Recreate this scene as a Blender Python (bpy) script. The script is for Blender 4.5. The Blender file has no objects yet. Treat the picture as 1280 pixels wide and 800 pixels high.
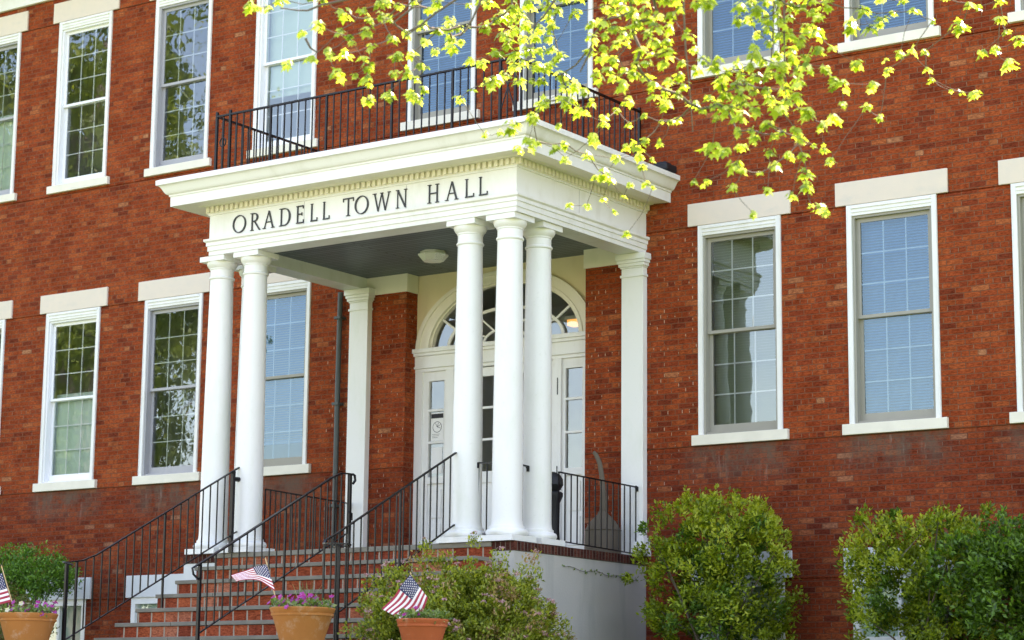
import bpy, math, random
from mathutils import Vector, Matrix
random.seed(7)
RAD = math.radians
SC = bpy.context.scene
COL = SC.collection

# ---------------------------------------------------------------- camera
CAM = Vector((8.5223, -23.3513, -3.3217))
CR = Vector((0.81976, 0.57261, 0.01096)); CU = Vector((0.09295, -0.15191, 0.98401)); CF = Vector((-0.56512, 0.80564, 0.17775))
FPX = 2766.33
def ray(px, py): return CF + CR*((px-640)/FPX) - CU*((py-400)/FPX)
def at(px, py, y):                       # pixel of the photograph -> point on the plane y
    d = ray(px, py); return CAM + d*((y-CAM.y)/d.y)
def atd(px, py, dep): return CAM + ray(px, py)*dep

# ---------------------------------------------------------------- mesh builder
class MB:
    def __init__(s): s.v = []; s.f = []; s.uv = []; s.mi = []; s.sm = []
    def face(s, pts, mi=0, uv=None, smooth=False):
        b = len(s.v); s.v += [tuple(p) for p in pts]; s.f.append(tuple(range(b, b+len(pts))))
        if uv is None:
            p = [Vector(q) for q in pts]; n = (p[1]-p[0]).cross(p[2]-p[0])
            if len(p) > 3: n += (p[2]-p[0]).cross(p[3]-p[0])
            a = [abs(c) for c in n]
            if a[1] >= a[0] and a[1] >= a[2]: uv = [(q[0], q[2]) for q in p]
            elif a[0] >= a[2]: uv = [(q[1]+.07, q[2]) for q in p]
            else: uv = [(q[0], q[1]) for q in p]
        s.uv.append(uv); s.mi.append(mi); s.sm.append(smooth)
    def box(s, x0, x1, y0, y1, z0, z1, mi=0):
        a = [(x, y, z) for z in (z0, z1) for y in (y0, y1) for x in (x0, x1)]
        for q in ((0,1,5,4), (3,2,6,7), (2,0,4,6), (1,3,7,5), (4,5,7,6), (2,3,1,0)):
            s.face([a[i] for i in q], mi)
    def grid(s, rows, mi=0, closed=False, smooth=True, uvf=None):
        # rows: list of rings with shared vertices
        b = len(s.v); n = len(rows[0])
        for r in rows: s.v += [tuple(p) for p in r]
        for i in range(len(rows)-1):
            for j in range(n if closed else n-1):
                k = (j+1) % n
                ids = (b+i*n+j, b+i*n+k, b+(i+1)*n+k, b+(i+1)*n+j)
                s.f.append(ids)
                s.uv.append(uvf(i, j, k) if uvf else [(j/n, i), ((j+1)/n, i), ((j+1)/n, i+1), (j/n, i+1)])
                s.mi.append(mi); s.sm.append(smooth)
    def lathe(s, prof, cx, cy, seg=32, mi=0, z0=0.0):
        rows = [[(cx+r*math.cos(2*math.pi*j/seg), cy+r*math.sin(2*math.pi*j/seg), z+z0) for j in range(seg)] for r, z in prof]
        a = 0                                  # break the smooth shading at the mouldings' arrises
        for i in range(1, len(prof)):
            if i < len(prof)-1:
                u = Vector((prof[i][0]-prof[i-1][0], prof[i][1]-prof[i-1][1])); v = Vector((prof[i+1][0]-prof[i][0], prof[i+1][1]-prof[i][1]))
                if u.length < 1e-9 or v.length < 1e-9 or u.angle(v) < .55: continue
            s.grid(rows[a:i+1], mi, True); a = i
    def tube(s, pts, rad, seg=8, mi=0, cap=True):
        pts = [Vector(p) for p in pts]; n = len(pts); rows = []
        if not isinstance(rad, (list, tuple)): rad = [rad]*n
        prev = None
        for i, p in enumerate(pts):
            t = (pts[min(i+1, n-1)]-pts[max(i-1, 0)])
            if t.length < 1e-9: t = Vector((0, 0, 1))
            t.normalize()
            a = prev if prev is not None else (Vector((0, 0, 1)) if abs(t.z) < .9 else Vector((1, 0, 0)))
            u = (a - t*a.dot(t))
            if u.length < 1e-6: u = t.orthogonal()
            u.normalize(); w = t.cross(u); prev = u
            rows.append([p+u*rad[i]*math.cos(2*math.pi*j/seg)+w*rad[i]*math.sin(2*math.pi*j/seg) for j in range(seg)])
        s.grid(rows, mi, True)
        if cap: s.face(rows[0][::-1], mi); s.face(rows[-1], mi)
    def bar(s, p, q, w, h=None, mi=0):   # rectangular bar, square section
        p = Vector(p); q = Vector(q); t = (q-p).normalized(); h = h or w
        a = Vector((0, 0, 1)) if abs(t.z) < .95 else Vector((1, 0, 0))
        u = (a-t*a.dot(t)).normalized()*h/2; e = t.cross(u).normalized()*w/2
        A = [p+u+e, p+u-e, p-u-e, p-u+e]; B = [x+(q-p) for x in A]
        for i in range(4): s.face([A[i], A[(i+1) % 4], B[(i+1) % 4], B[i]], mi)
        s.face(A[::-1], mi); s.face(B, mi)
    def build(s, name, mats, parent=None, bevel=0, loc=None):
        me = bpy.data.meshes.new(name); me.from_pydata(s.v, [], s.f)
        ul = me.uv_layers.new(name='UVMap').data
        flat = [c for u in s.uv for q in u for c in q]
        ul.foreach_set('uv', flat)
        if not isinstance(mats, (list, tuple)): mats = [mats]
        for m in mats: me.materials.append(m)
        me.polygons.foreach_set('material_index', s.mi); me.polygons.foreach_set('use_smooth', s.sm)
        me.update()
        o = bpy.data.objects.new(name, me); COL.objects.link(o)
        if parent: o.parent = parent
        if bevel:
            m = o.modifiers.new('bevel', 'BEVEL'); m.width = bevel; m.segments = 2; m.limit_method = 'ANGLE'
            w = o.modifiers.new('weld', 'WELD'); w.merge_threshold = .0004
            # weld first so box corners share vertices
            o.modifiers.move(1, 0)
        return o

def tag(o, label=None, cat=None, group=None, kind=None):
    if label: o['label'] = label
    if cat: o['category'] = cat
    if group: o['group'] = group
    if kind: o['kind'] = kind
    return o
def thing(name, label, cat, loc=(0, 0, 0), group=None):
    o = bpy.data.objects.new(name, None); COL.objects.link(o); o.location = loc
    o.empty_display_size = .2
    return tag(o, label, cat, group)
def reparent(o, p):
    o.parent = p; o.matrix_parent_inverse = Matrix.Translation(-p.location)
    return o

# ---------------------------------------------------------------- materials
class NT:
    def __init__(s, name):
        s.m = bpy.data.materials.new(name); s.m.use_nodes = True; s.t = s.m.node_tree; s.n = s.t.nodes; s.n.clear()
        s.out = s.n.new('ShaderNodeOutputMaterial')
    def a(s, typ, **k):
        n = s.n.new('ShaderNode'+typ)
        for q, w in k.items(): setattr(n, q, w)
        return n
    def set(s, n, **k):
        for q, w in k.items():
            q = q.replace('_', ' ')
            if isinstance(w, bpy.types.NodeSocket): s.t.links.new(w, n.inputs[q])
            else: n.inputs[q].default_value = w
        return n
    def link(s, a, b): s.t.links.new(a, b)
    def math(s, op, a, b=None, c=None):
        n = s.a('Math', operation=op)
        for i, x in enumerate((a, b, c)):
            if x is None: continue
            if isinstance(x, bpy.types.NodeSocket): s.link(x, n.inputs[i])
            else: n.inputs[i].default_value = x
        return n.outputs[0]
    def mix(s, f, a, b, mode='MIX'):
        n = s.a('Mix', data_type='RGBA', blend_type=mode)
        for i, x in ((0, f), (6, a), (7, b)):
            if isinstance(x, bpy.types.NodeSocket): s.link(x, n.inputs[i])
            elif i == 0: n.inputs[i].default_value = x
            else: n.inputs[i].default_value = (*x, 1) if len(x) == 3 else x
        return n.outputs[2]
    def ramp(s, f, stops, interp='LINEAR'):
        n = s.a('ValToRGB'); n.color_ramp.interpolation = interp
        e = n.color_ramp.elements
        while len(e) > 1: e.remove(e[0])
        e[0].position = stops[0][0]; e[0].color = (*stops[0][1], 1) if len(stops[0][1]) == 3 else stops[0][1]
        for p, c in stops[1:]:
            q = e.new(p); q.color = (*c, 1)
        s.link(f, n.inputs[0]); return n.outputs[0]
    def pos(s): return s.a('NewGeometry').outputs['Position']
    def noise(s, scale, detail=3, vec=None, rough=.5, stretch=None):
        n = s.a('TexNoise'); n.inputs['Scale'].default_value = scale; n.inputs['Detail'].default_value = detail; n.inputs['Roughness'].default_value = rough
        v = vec or s.pos()
        if stretch:
            mp = s.a('Mapping'); mp.inputs['Scale'].default_value = stretch; s.link(v, mp.inputs[0]); v = mp.outputs[0]
        s.link(v, n.inputs['Vector']); return n.outputs[0]
    def bump(s, h, strength=.3, dist=.01):
        n = s.a('Bump'); n.inputs['Strength'].default_value = strength; n.inputs['Distance'].default_value = dist; s.link(h, n.inputs['Height']); return n.outputs[0]
    def bsdf(s, color, rough=.6, normal=None, metallic=0, spec=.5, **k):
        b = s.a('BsdfPrincipled')
        for q, w in (('Base Color', color), ('Roughness', rough), ('Metallic', metallic), ('Specular IOR Level', spec)):
            if isinstance(w, bpy.types.NodeSocket): s.link(w, b.inputs[q])
            else: b.inputs[q].default_value = (*w, 1) if isinstance(w, tuple) and len(w) == 3 else w
        if normal: s.link(normal, b.inputs['Normal'])
        for q, w in k.items(): b.inputs[q.replace('_', ' ')].default_value = w
        s.link(b.outputs[0], s.out.inputs[0]); return b

def simple(name, col, rough=.6, var=.08, scale=6, bump=.15, metallic=0, spec=.5, fine=60):
    t = NT(name); n = t.noise(scale, 4)
    c = t.mix(n, tuple(x*(1-var) for x in col), tuple(min(1, x*(1+var)) for x in col))
    t.bsdf(c, rough, t.bump(t.noise(fine, 3), bump, .004), metallic, spec)
    return t.m

def brick_mat(name, rowh=.0675, bw=.205, soldier=False, mortar=(.23, .095, .052), tones=None, dark=1.0, wall=False, msize=.006):
    t = NT(name); uv = t.a('UVMap').outputs[0]
    # slight irregularity of the courses
    nz = t.a('TexNoise'); nz.inputs['Scale'].default_value = 7; nz.inputs['Detail'].default_value = 2; t.link(uv, nz.inputs['Vector'])
    off = t.a('VectorMath', operation='SCALE'); off.inputs[3].default_value = .012
    sub = t.a('VectorMath', operation='SUBTRACT'); t.link(nz.outputs[1], sub.inputs[0]); sub.inputs[1].default_value = (.5, .5, .5)
    t.link(sub.outputs[0], off.inputs[0])
    add = t.a('VectorMath', operation='ADD'); t.link(uv, add.inputs[0]); t.link(off.outputs[0], add.inputs[1])
    b = t.a('TexBrick'); t.link(add.outputs[0], b.inputs['Vector'])
    b.offset = .5
    if soldier: b.offset = 0
    elif wall: b.squash = .5; b.squash_frequency = 6
    t.set(b, Scale=1.0, Mortar_Size=msize, Mortar_Smooth=.35, Bias=0.0, Brick_Width=bw, Row_Height=rowh,
          Color1=(0, 0, 0, 1), Color2=(1, 1, 1, 1), Mortar=(.5, .5, .5, 1))
    tones = tones or [(0, (.24, .048, .022)), (.10, (.32, .060, .023)), (.3, (.385, .072, .024)), (.65, (.43, .085, .027)), (.95, (.47, .108, .034)), (.99, (.52, .16, .06)), (1, (.54, .24, .12))]
    c = t.ramp(b.outputs['Color'], tones)
    # blotches of darker and paler firing over several bricks and inside bricks
    n1 = t.noise(2.1, 6, rough=.7); n2 = t.noise(20, 6, rough=.8, stretch=(1, 1, 3.0))
    c = t.mix(t.ramp(n1, [(.42, (0, 0, 0)), (.66, (1, 1, 1))]), c, t.mix(1.0, c, (.66, .56, .52), 'MULTIPLY'))
    c = t.mix(t.ramp(n2, [(.38, (1, 1, 1)), (.60, (0, 0, 0))]), c, t.mix(1.0, c, (.36, .32, .34), 'MULTIPLY'))
    c = t.mix(t.ramp(n2, [(.62, (0, 0, 0)), (.74, (.5, .5, .5))]), c, (.42, .12, .05))
    c = t.mix(b.outputs['Fac'], c, t.mix(t.noise(5, 3), mortar, tuple(x*.45 for x in mortar)))
    if wall:
        # spalled pale specks, taller than wide, gathered in patches
        sep = t.a('SeparateXYZ'); t.link(uv, sep.inputs[0])
        sa = t.a('SeparateXYZ'); t.link(add.outputs[0], sa.inputs[0]); fz = t.math('FRACT', t.math('DIVIDE', sa.outputs[1], rowh))
        mid = t.math('MULTIPLY', t.math('GREATER_THAN', fz, .22), t.math('LESS_THAN', fz, .80))       # head joints only, not the beds
        m = t.math('MULTIPLY', t.math('GREATER_THAN', b.outputs['Fac'], .35), mid)
        m = t.math('MULTIPLY', m, t.math('GREATER_THAN', t.noise(7.5, 2, rough=.6), .54))
        psx = t.a('SeparateXYZ'); t.link(t.pos(), psx.inputs[0])
        near = t.math('MULTIPLY', t.math('LESS_THAN', t.math('ABSOLUTE', t.math('ADD', psx.outputs[0], 8.0)), 3.0), t.math('LESS_THAN', psx.outputs[2], 2.7))
        patch = t.math('MULTIPLY', t.ramp(t.noise(1.1, 3), [(.38, (.1, .1, .1)), (.52, (1, 1, 1))]), t.math('ADD', t.math('MULTIPLY', near, .8), .22))
        c = t.mix(t.math('MULTIPLY', t.math('MULTIPLY', m, patch), .7), c, (.60, .40, .27))
        # wall below the sills: duller brick, water marks of lime and soot under each sill
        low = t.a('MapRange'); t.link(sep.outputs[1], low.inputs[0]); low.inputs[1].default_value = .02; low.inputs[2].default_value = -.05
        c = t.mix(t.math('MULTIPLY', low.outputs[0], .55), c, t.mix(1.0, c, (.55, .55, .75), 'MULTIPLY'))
        band = t.a('MapRange'); band.interpolation_type = 'SMOOTHSTEP'; t.link(sep.outputs[1], band.inputs[0]); band.inputs[1].default_value = -.62; band.inputs[2].default_value = -.08
        bb = t.math('MULTIPLY', band.outputs[0], t.math('LESS_THAN', sep.outputs[1], .0)); xm = None
        for wx in (-16.02, -13.93, -11.88, -4.46, -2.42, -.35):      # damp soot under each window sill
            q = t.math('SMOOTH_MIN', t.math('MAXIMUM', t.math('SUBTRACT', 1.0, t.math('MULTIPLY', t.math('ABSOLUTE', t.math('SUBTRACT', psx.outputs[0], wx)), 1.15)), 0.0), .5, .1)
            xm = q if xm is None else t.math('MAXIMUM', xm, q)
        bb = t.math('MULTIPLY', bb, t.math('MULTIPLY', xm, 2.0))
        w = t.math('MULTIPLY', bb, t.ramp(t.noise(1, 6, stretch=(4, 4, 2.2), rough=.75), [(.36, (0, 0, 0)), (.58, (.85, .85, .85))]))
        c = t.mix(w, c, (.12, .085, .065))
        w2 = t.math('MULTIPLY', bb, t.ramp(t.noise(1, 5, stretch=(7, 7, 1.1), rough=.75), [(.58, (0, 0, 0)), (.72, (.5, .5, .5))]))
        c = t.mix(w2, c, (.42, .34, .30))
    h = t.mix(.4, t.mix(b.outputs['Fac'], (1, 1, 1), (0, 0, 0)), t.noise(45, 4))
    t.bsdf(c, .88, t.bump(h, .55, .006), spec=.06)
    return t.m

M = {}
M['brick'] = brick_mat('red_brick_wall', wall=True)
M['soldier'] = brick_mat('soldier_brick', rowh=.12, bw=.068, soldier=True, mortar=(.20, .16, .13),
    tones=[(0, (.07, .025, .02)), (.5, (.12, .04, .028)), (1, (.17, .06, .04))], msize=.006)
M['stepbrick'] = brick_mat('step_brick', rowh=.30, bw=.215, mortar=(.44, .37, .29), msize=.013, tones=[(0, (.26, .06, .035)), (.4, (.42, .09, .04)), (.8, (.52, .13, .055)), (1, (.55, .24, .15))])
def paint(name, col, grime=(.62, .6, .48), g=.5, rough=.42):
    t = NT(name)
    n = t.noise(2.2, 5, rough=.65, stretch=(1.5, 1.5, .5))
    c = t.mix(t.math('MULTIPLY', t.ramp(n, [(.5, (0, 0, 0)), (.72, (1, 1, 1))]), g*.5), col, tuple(a*b for a, b in zip(col, grime)))
    c = t.mix(t.math('MULTIPLY', t.ramp(t.noise(30, 4), [(.62, (0, 0, 0)), (.7, (1, 1, 1))]), .12*g), c, (.4, .37, .3))
    t.bsdf(c, rough, t.bump(t.noise(18, 4), .12, .004), spec=.4)
    return t.m
M['white'] = paint('white_gloss_paint', (.77, .77, .75), g=.6)
M['column'] = paint('column_paint', (.76, .76, .735), grime=(.80, .86, .74), g=.8)
M['plaster'] = paint('tan_plaster', (.74, .64, .40), g=.35)
M['cream'] = paint('cream_paint_and_bounce', (.78, .74, .62), g=.35)  # real cream trim; on soffit and dentils its yellow is painted-in bounce light
M['vinyl'] = paint('white_vinyl', (.80, .81, .83), g=.05, rough=.3)
M['taupe'] = simple('taupe_aluminium', (.30, .285, .24), .45, .06)
M['greyframe'] = simple('grey_aluminium', (.36, .36, .38), .4, .05)
M['stone'] = None
t = NT('lintel_limestone'); n = t.noise(4, 6, rough=.7)
c = t.mix(n, (.76, .63, .51), (.62, .56, .49)); c = t.mix(t.ramp(t.noise(2.5, 5, rough=.7, stretch=(1, 1, 2.5)), [(.55, (0, 0, 0)), (.75, (.45, .45, .45))]), c, (.52, .50, .46))
t.bsdf(c, .85, t.bump(t.noise(70, 4), .25, .004), spec=.2); M['stone'] = t.m
M['sillstone'] = simple('sill_marble', (.74, .70, .60), .7, .12, 5)
M['ceiling'] = None
t = NT('beadboard'); uv = t.a('UVMap').outputs[0]
b = t.a('TexBrick'); t.link(uv, b.inputs['Vector']); t.set(b, Scale=1.0, Mortar_Size=.009, Mortar_Smooth=.2, Brick_Width=9.0, Row_Height=.085, Color1=(.10, .13, .14, 1), Color2=(.14, .175, .185, 1), Mortar=(.015, .022, .025, 1))
t.bsdf(b.outputs[0], .5, t.bump(t.mix(b.outputs[1], (1, 1, 1), (0, 0, 0)), .5, .004), spec=.4); M['ceiling'] = t.m
M['iron'] = simple('black_iron', (.004, .004, .005), .35, .3, 20, .25, 0, .35)
M['bluestone'] = simple('bluestone', (.19, .175, .14), .85, .35, 5, .3, 0, .3, 40)
M['stucco'] = None
t = NT('grey_stucco'); n = t.noise(1.2, 5, rough=.6)
c = t.mix(n, (.36, .35, .32), (.48, .46, .42)); st = t.ramp(t.noise(1, 4, stretch=(3, 3, .6)), [(.55, (0, 0, 0)), (.7, (.5, .5, .5))])
c = t.mix(st, c, (.26, .28, .25)); t.bsdf(c, .9, t.bump(t.noise(40, 5), .4, .006), spec=.2); M['stucco'] = t.m
M['stucco2'] = simple('white_stucco', (.62, .63, .62), .9, .1, 3, .4)
M['pipe'] = simple('green_grey_metal', (.05, .062, .06), .5, .25, 8)
M['dark'] = simple('dark_metal_letter', (.018, .019, .022), .45, .2)
M['rubber'] = simple('black_flashing', (.007, .008, .010), .6, .3)
M['roof'] = simple('roof_slate', (.08, .08, .09), .8, .2)
M['room'] = simple('room_plaster', (.5, .52, .47), .9, .1)
M['blind_sky_tint'] = simple('blind_slat', (.15, .26, .38), .5, .03)  # whitish blinds coloured blue: reflected sky put into the slat colour
M['blind_green'] = simple('blind_slat_cream', (.07, .11, .035), .6, .05)
M['shade'] = simple('roller_shade', (.50, .62, .54), .8, .05)
M['paper'] = simple('paper', (.80, .80, .78), .8, .03)
M['ink'] = simple('ink', (.02, .02, .025), .7, .05)
M['terra_tan'] = simple('terracotta_tan', (.43, .17, .045), .75, .12, 7, .3)
M['terra_red'] = simple('terracotta_red', (.52, .13, .05), .7, .10, 7, .3)
for key, nm, base_, pale_ in (('terra_tan', 'terracotta_tan', (.43, .17, .045), (.50, .36, .24)), ('terra_red', 'terracotta_red', (.50, .12, .045), (.52, .30, .20))):
    t = NT(nm); n = t.noise(5, 6, rough=.7, stretch=(1, 1, .5)); c = t.mix(n, base_, tuple(x*.72 for x in base_))
    c = t.mix(t.ramp(t.noise(6, 5, rough=.75), [(.55, (0, 0, 0)), (.72, (.55, .55, .55))]), c, pale_)
    t.bsdf(c, .85, t.bump(t.noise(40, 4), .3, .004), spec=.15); M[key] = t.m
M['soil'] = simple('soil', (.05, .035, .025), .95, .3, 30)
M['wood'] = simple('pale_wood_stick', (.52, .36, .17), .6, .1)
M['urn'] = simple('beige_plastic', (.105, .082, .055), .7, .2)
M['bark'] = simple('bark', (.17, .135, .11), .9, .35, 14, .8)
M['twig'] = simple('twig_bark', (.13, .10, .075), .8, .3, 30, .3)
M['flag_red'] = simple('flag_red', (.38, .02, .05), .7, .05); M['flag_white'] = simple('flag_white', (.80, .76, .78), .7, .03); M['flag_blue'] = simple('flag_blue', (.02, .025, .09), .7, .1)

def glass_mat(name, base=.07, gain=1.9, tint=(.93, .95, .95), gt=None):
    t = NT(name); f = t.a('Fresnel'); f.inputs[0].default_value = 1.5
    fac = t.math('MINIMUM', t.math('ADD', t.math('MULTIPLY', f.outputs[0], gain), base), 1.0)
    g = t.a('BsdfGlossy'); g.inputs['Roughness'].default_value = .006; g.inputs['Color'].default_value = (*(gt or (1, 1, 1)), 1)
    nb = t.bump(t.noise(2.6, 2, rough=.4), .08, .03); t.link(nb, g.inputs['Normal'])
    tr = t.a('BsdfTransparent'); tr.inputs[0].default_value = (*tint, 1)
    m = t.a('MixShader'); t.link(fac, m.inputs[0]); t.link(tr.outputs[0], m.inputs[1]); t.link(g.outputs[0], m.inputs[2])
    t.link(m.outputs[0], t.out.inputs[0]); return t.m
M['glass'] = glass_mat('window_glass', .08, 1.4, (.93, .95, .95), (.85, .95, 1))
M['glass_screen'] = glass_mat('storm_glass', .055, 1.25, (.66, .78, .88), (.62, .85, 1))  # blue tint painted into the reflection to deepen the mirrored sky
t = NT('frosted_glass'); b_ = t.bsdf((.80, .82, .72), .35, t.bump(t.noise(60, 2), .5, .01)); b_.inputs['Transmission Weight'].default_value = .3; M['frost'] = t.m
def leaf_mat(name, c1, c2, c3, trans=.45, tcol=None, rough=.45):
    t = NT(name); r = t.a('NewGeometry').outputs['Random Per Island']
    c = t.ramp(r, [(0, c1), (.5, c2), (1, c3)])
    p = t.a('BsdfPrincipled'); t.link(c, p.inputs[0]); p.inputs['Roughness'].default_value = rough
    tl = t.a('BsdfTranslucent')
    tc = t.mix(1.0, c, tcol or (1.5, 1.45, .6), 'MULTIPLY'); t.link(tc, tl.inputs[0])
    m = t.a('MixShader'); m.inputs[0].default_value = trans; t.link(p.outputs[0], m.inputs[1]); t.link(tl.outputs[0], m.inputs[2])
    t.link(m.outputs[0], t.out.inputs[0]); return t.m
M['maple'] = leaf_mat('young_maple_leaf', (.15, .23, .03), (.40, .50, .08), (.58, .64, .20), .6, (1.35, 1.4, .6), .3)
M['holly'] = leaf_mat('bush_leaf', (.08, .12, .008), (.19, .26, .014), (.36, .44, .03), .42, (1.5, 1.5, .5), .45)
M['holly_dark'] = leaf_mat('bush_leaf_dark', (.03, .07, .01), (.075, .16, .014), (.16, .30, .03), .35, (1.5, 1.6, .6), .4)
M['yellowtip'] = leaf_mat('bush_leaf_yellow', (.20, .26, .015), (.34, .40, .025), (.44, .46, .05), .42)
M['spirea'] = leaf_mat('spirea_leaf', (.09, .13, .012), (.22, .28, .022), (.40, .42, .06), .4)
M['spirea_tip'] = leaf_mat('spirea_tip', (.34, .28, .06), (.40, .28, .10), (.42, .24, .16), .3, (1.2, 1, .8))
M['spirea_flower'] = leaf_mat('spirea_flower', (.45, .22, .24), (.55, .30, .30), (.58, .42, .36), .3, (1.1, 1, 1))
M['cedar'] = leaf_mat('cedar_needle', (.04, .12, .012), (.09, .22, .02), (.17, .34, .035), .3, (1.4, 1.6, .6), .5)
M['shrub_brown'] = leaf_mat('brown_shrub', (.12, .09, .03), (.16, .15, .04), (.14, .19, .04), .3)
M['petunia'] = leaf_mat('petunia_petal', (.35, .01, .14), (.45, .02, .22), (.42, .10, .42), .3, (1.2, 1, 1.2))
M['petunia_pale'] = leaf_mat('pale_petal', (.6, .6, .4), (.62, .62, .5), (.65, .6, .3), .3, (1, 1, 1))
M['potleaf'] = leaf_mat('pot_leaf', (.06, .12, .02), (.12, .2, .04), (.3, .36, .14), .3)
M['far_leaf'] = leaf_mat('far_tree_leaf', (.09, .14, .03), (.17, .23, .05), (.27, .32, .08), .5)

# ---------------------------------------------------------------- the ground
def gz(y, path=False):
    if path and y > -6.6: return -2.637
    if y > -6.6: return -2.72
    if y > -20: s = (-6.6-y)/13.4; return -2.72-2.205*s
    return -4.925
m = MB()
ys = [160, 14, 0, -3, -6.6] + [-6.6-13.4*i/10 for i in range(1, 11)] + [-20.2, -30, -60, -400]
xs = [-400, -60, -30, -20, -10.4, -6, 0, 10, 25, 60, 400]
def gz2(y): return gz(y)-.002
m.grid([[(x, y, gz2(y)) for x in xs] for y in ys], smooth=False)
t = NT('lawn'); n = t.noise(3, 6, rough=.7); c = t.mix(n, (.055, .10, .018), (.11, .17, .035)); t.bsdf(c, .95, t.bump(t.noise(90, 3), .6, .02), spec=.1)
tag(m.build('ground', t.m), kind='structure')
m = MB(); pys = [-5.2, -6.6]+[-6.6-13.4*i/10 for i in range(1, 11)]
m.grid([[(x, y, gz(y, True)+.012) for x in (-10.6, -5.8)] for y in pys], smooth=False)
tag(m.build('path', simple('concrete_path', (.40, .38, .35), .9, .12, 3, .3)), kind='structure')
m = MB(); m.box(-200, 200, -20.6, -20.2, -5.1, -4.80); tag(m.build('kerb', simple('kerb_granite', (.36, .35, .33), .9)), kind='structure')
m = MB(); m.grid([[(x, y, -4.918) for x in (-200, 200)] for y in (-20.6, -31)], smooth=False); tag(m.build('road', simple('asphalt', (.06, .06, .062), .95, .2, 2, .4)), kind='structure')

# ---------------------------------------------------------------- the building
B = thing('town_hall_building', 'two storey red brick town hall with white columned portico', 'building', (-8.2, 0, -2.625))
def bp(mb, name, mat, bevel=0, parent=None):      # part or sub-part of the building
    o = mb.build(name, mat, None, bevel)
    if parent is None: reparent(o, B)
    else: o.parent = parent          # parts carry world coordinates, so no offset is needed
    return o
LOWC = [-18.1, -16.02, -13.93, -11.88, -4.46, -2.42, -.35]
UPC = [-18.08, -16.04, -13.95, -11.9, -9.08, -7.19, -4.45, -2.40, -.23]
BASC = [-16.06, -13.97, -4.46, -2.42, -.35]
HW = .578
holes = []
for x in LOWC: holes.append((x-HW, x+HW, .127, 2.75))
for x in UPC: holes.append((x-HW, x+HW, 4.765, 7.42))
for x in BASC: holes.append((x-HW, x+HW, -2.42, -1.64))
holes.append((-9.61, -6.71, -1.33, 2.64))
X0, X1, Z0, Z1 = -21.5, 2.6, -2.9, 8.3
grooves = [(2.735, 2.752), (-.018, -.002), (-1.662, -1.645), (4.60, 4.615), (7.405, 7.421)]
xs = sorted({X0, X1} | {h[0] for h in holes} | {h[1] for h in holes})
zs = sorted({Z0, Z1} | {h[2] for h in holes} | {h[3] for h in holes} | {g[i] for g in grooves for i in (0, 1)})
def inh(x, z): return any(h[0] < x < h[1] and h[2] < z < h[3] for h in holes)
def ing(z): return any(g[0] < z < g[1] for g in grooves)
m = MB()
for i in range(len(xs)-1):
    for k in range(len(zs)-1):
        a, b, c, d = xs[i], xs[i+1], zs[k], zs[k+1]
        if d-c < 1e-6 or inh((a+b)/2, (c+d)/2): continue
        y = .018 if ing((c+d)/2) else 0
        m.face([(a, y, c), (b, y, c), (b, y, d), (a, y, d)])
for g in grooves:
    for z in g:
        for i in range(len(xs)-1):
            if not inh((xs[i]+xs[i+1])/2, z): m.face([(xs[i], 0, z), (xs[i+1], 0, z), (xs[i+1], .018, z), (xs[i], .018, z)])
for h in holes:
    d = .26
    m.face([(h[0], 0, h[2]), (h[0], d, h[2]), (h[0], d, h[3]), (h[0], 0, h[3])]); m.face([(h[1], 0, h[2]), (h[1], 0, h[3]), (h[1], d, h[3]), (h[1], d, h[2])])
    m.face([(h[0], 0, h[3]), (h[0], d, h[3]), (h[1], d, h[3]), (h[1], 0, h[3])]); m.face([(h[0], 0, h[2]), (h[1], 0, h[2]), (h[1], d, h[2]), (h[0], d, h[2])])
# side and rear walls
m.face([(X0, 0, Z0), (X0, 0, Z1), (X0, 13, Z1), (X0, 13, Z0)]); m.face([(X1, 0, Z0), (X1, 13, Z0), (X1, 13, Z1), (X1, 0, Z1)]); m.face([(X0, 13, Z0), (X0, 13, Z1), (X1, 13, Z1), (X1, 13, Z0)])
bp(m, 'brick_wall', M['brick'])
# rooms behind the windows
m = MB(); m.box(X0+.3, X1-.3, 2.8, 2.9, Z0, Z1)
for z in (-1.45, 3.0, 3.9, 8.1): m.box(X0+.3, X1-.3, .3, 2.8, z, z+.2)
for x in (-19.2, -14.95, -10.3, -6.0, -3.4, .9): m.box(x, x+.15, .28, 2.8, Z0, Z1)
bp(m, 'interior_partition', M['room'])
# roof and eaves
m = MB()
m.face([(X0-.6, -.6, 8.55), (X1+.6, -.6, 8.55), (X1-4, 6.5, 11.2), (X0+4, 6.5, 11.2)]); m.face([(X1+.6, 13.6, 8.55), (X0-.6, 13.6, 8.55), (X0+4, 6.5, 11.2), (X1-4, 6.5, 11.2)])
m.face([(X0-.6, 13.6, 8.55), (X0-.6, -.6, 8.55), (X0+4, 6.5, 11.2)]); m.face([(X1+.6, -.6, 8.55), (X1+.6, 13.6, 8.55), (X1-4, 6.5, 11.2)])
roof = bp(m, 'roof', M['roof'])
m = MB(); m.box(X0-.1, X1+.1, -.06, -.001, 7.83, 8.2); m.box(X0-.2, X1+.2, -.12, -.001, 8.2, 8.3); m.box(X0-.6, X1+.6, -.6, -.001, 8.3, 8.5)
bp(m, 'eaves_cornice', M['white'], .006)

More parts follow.
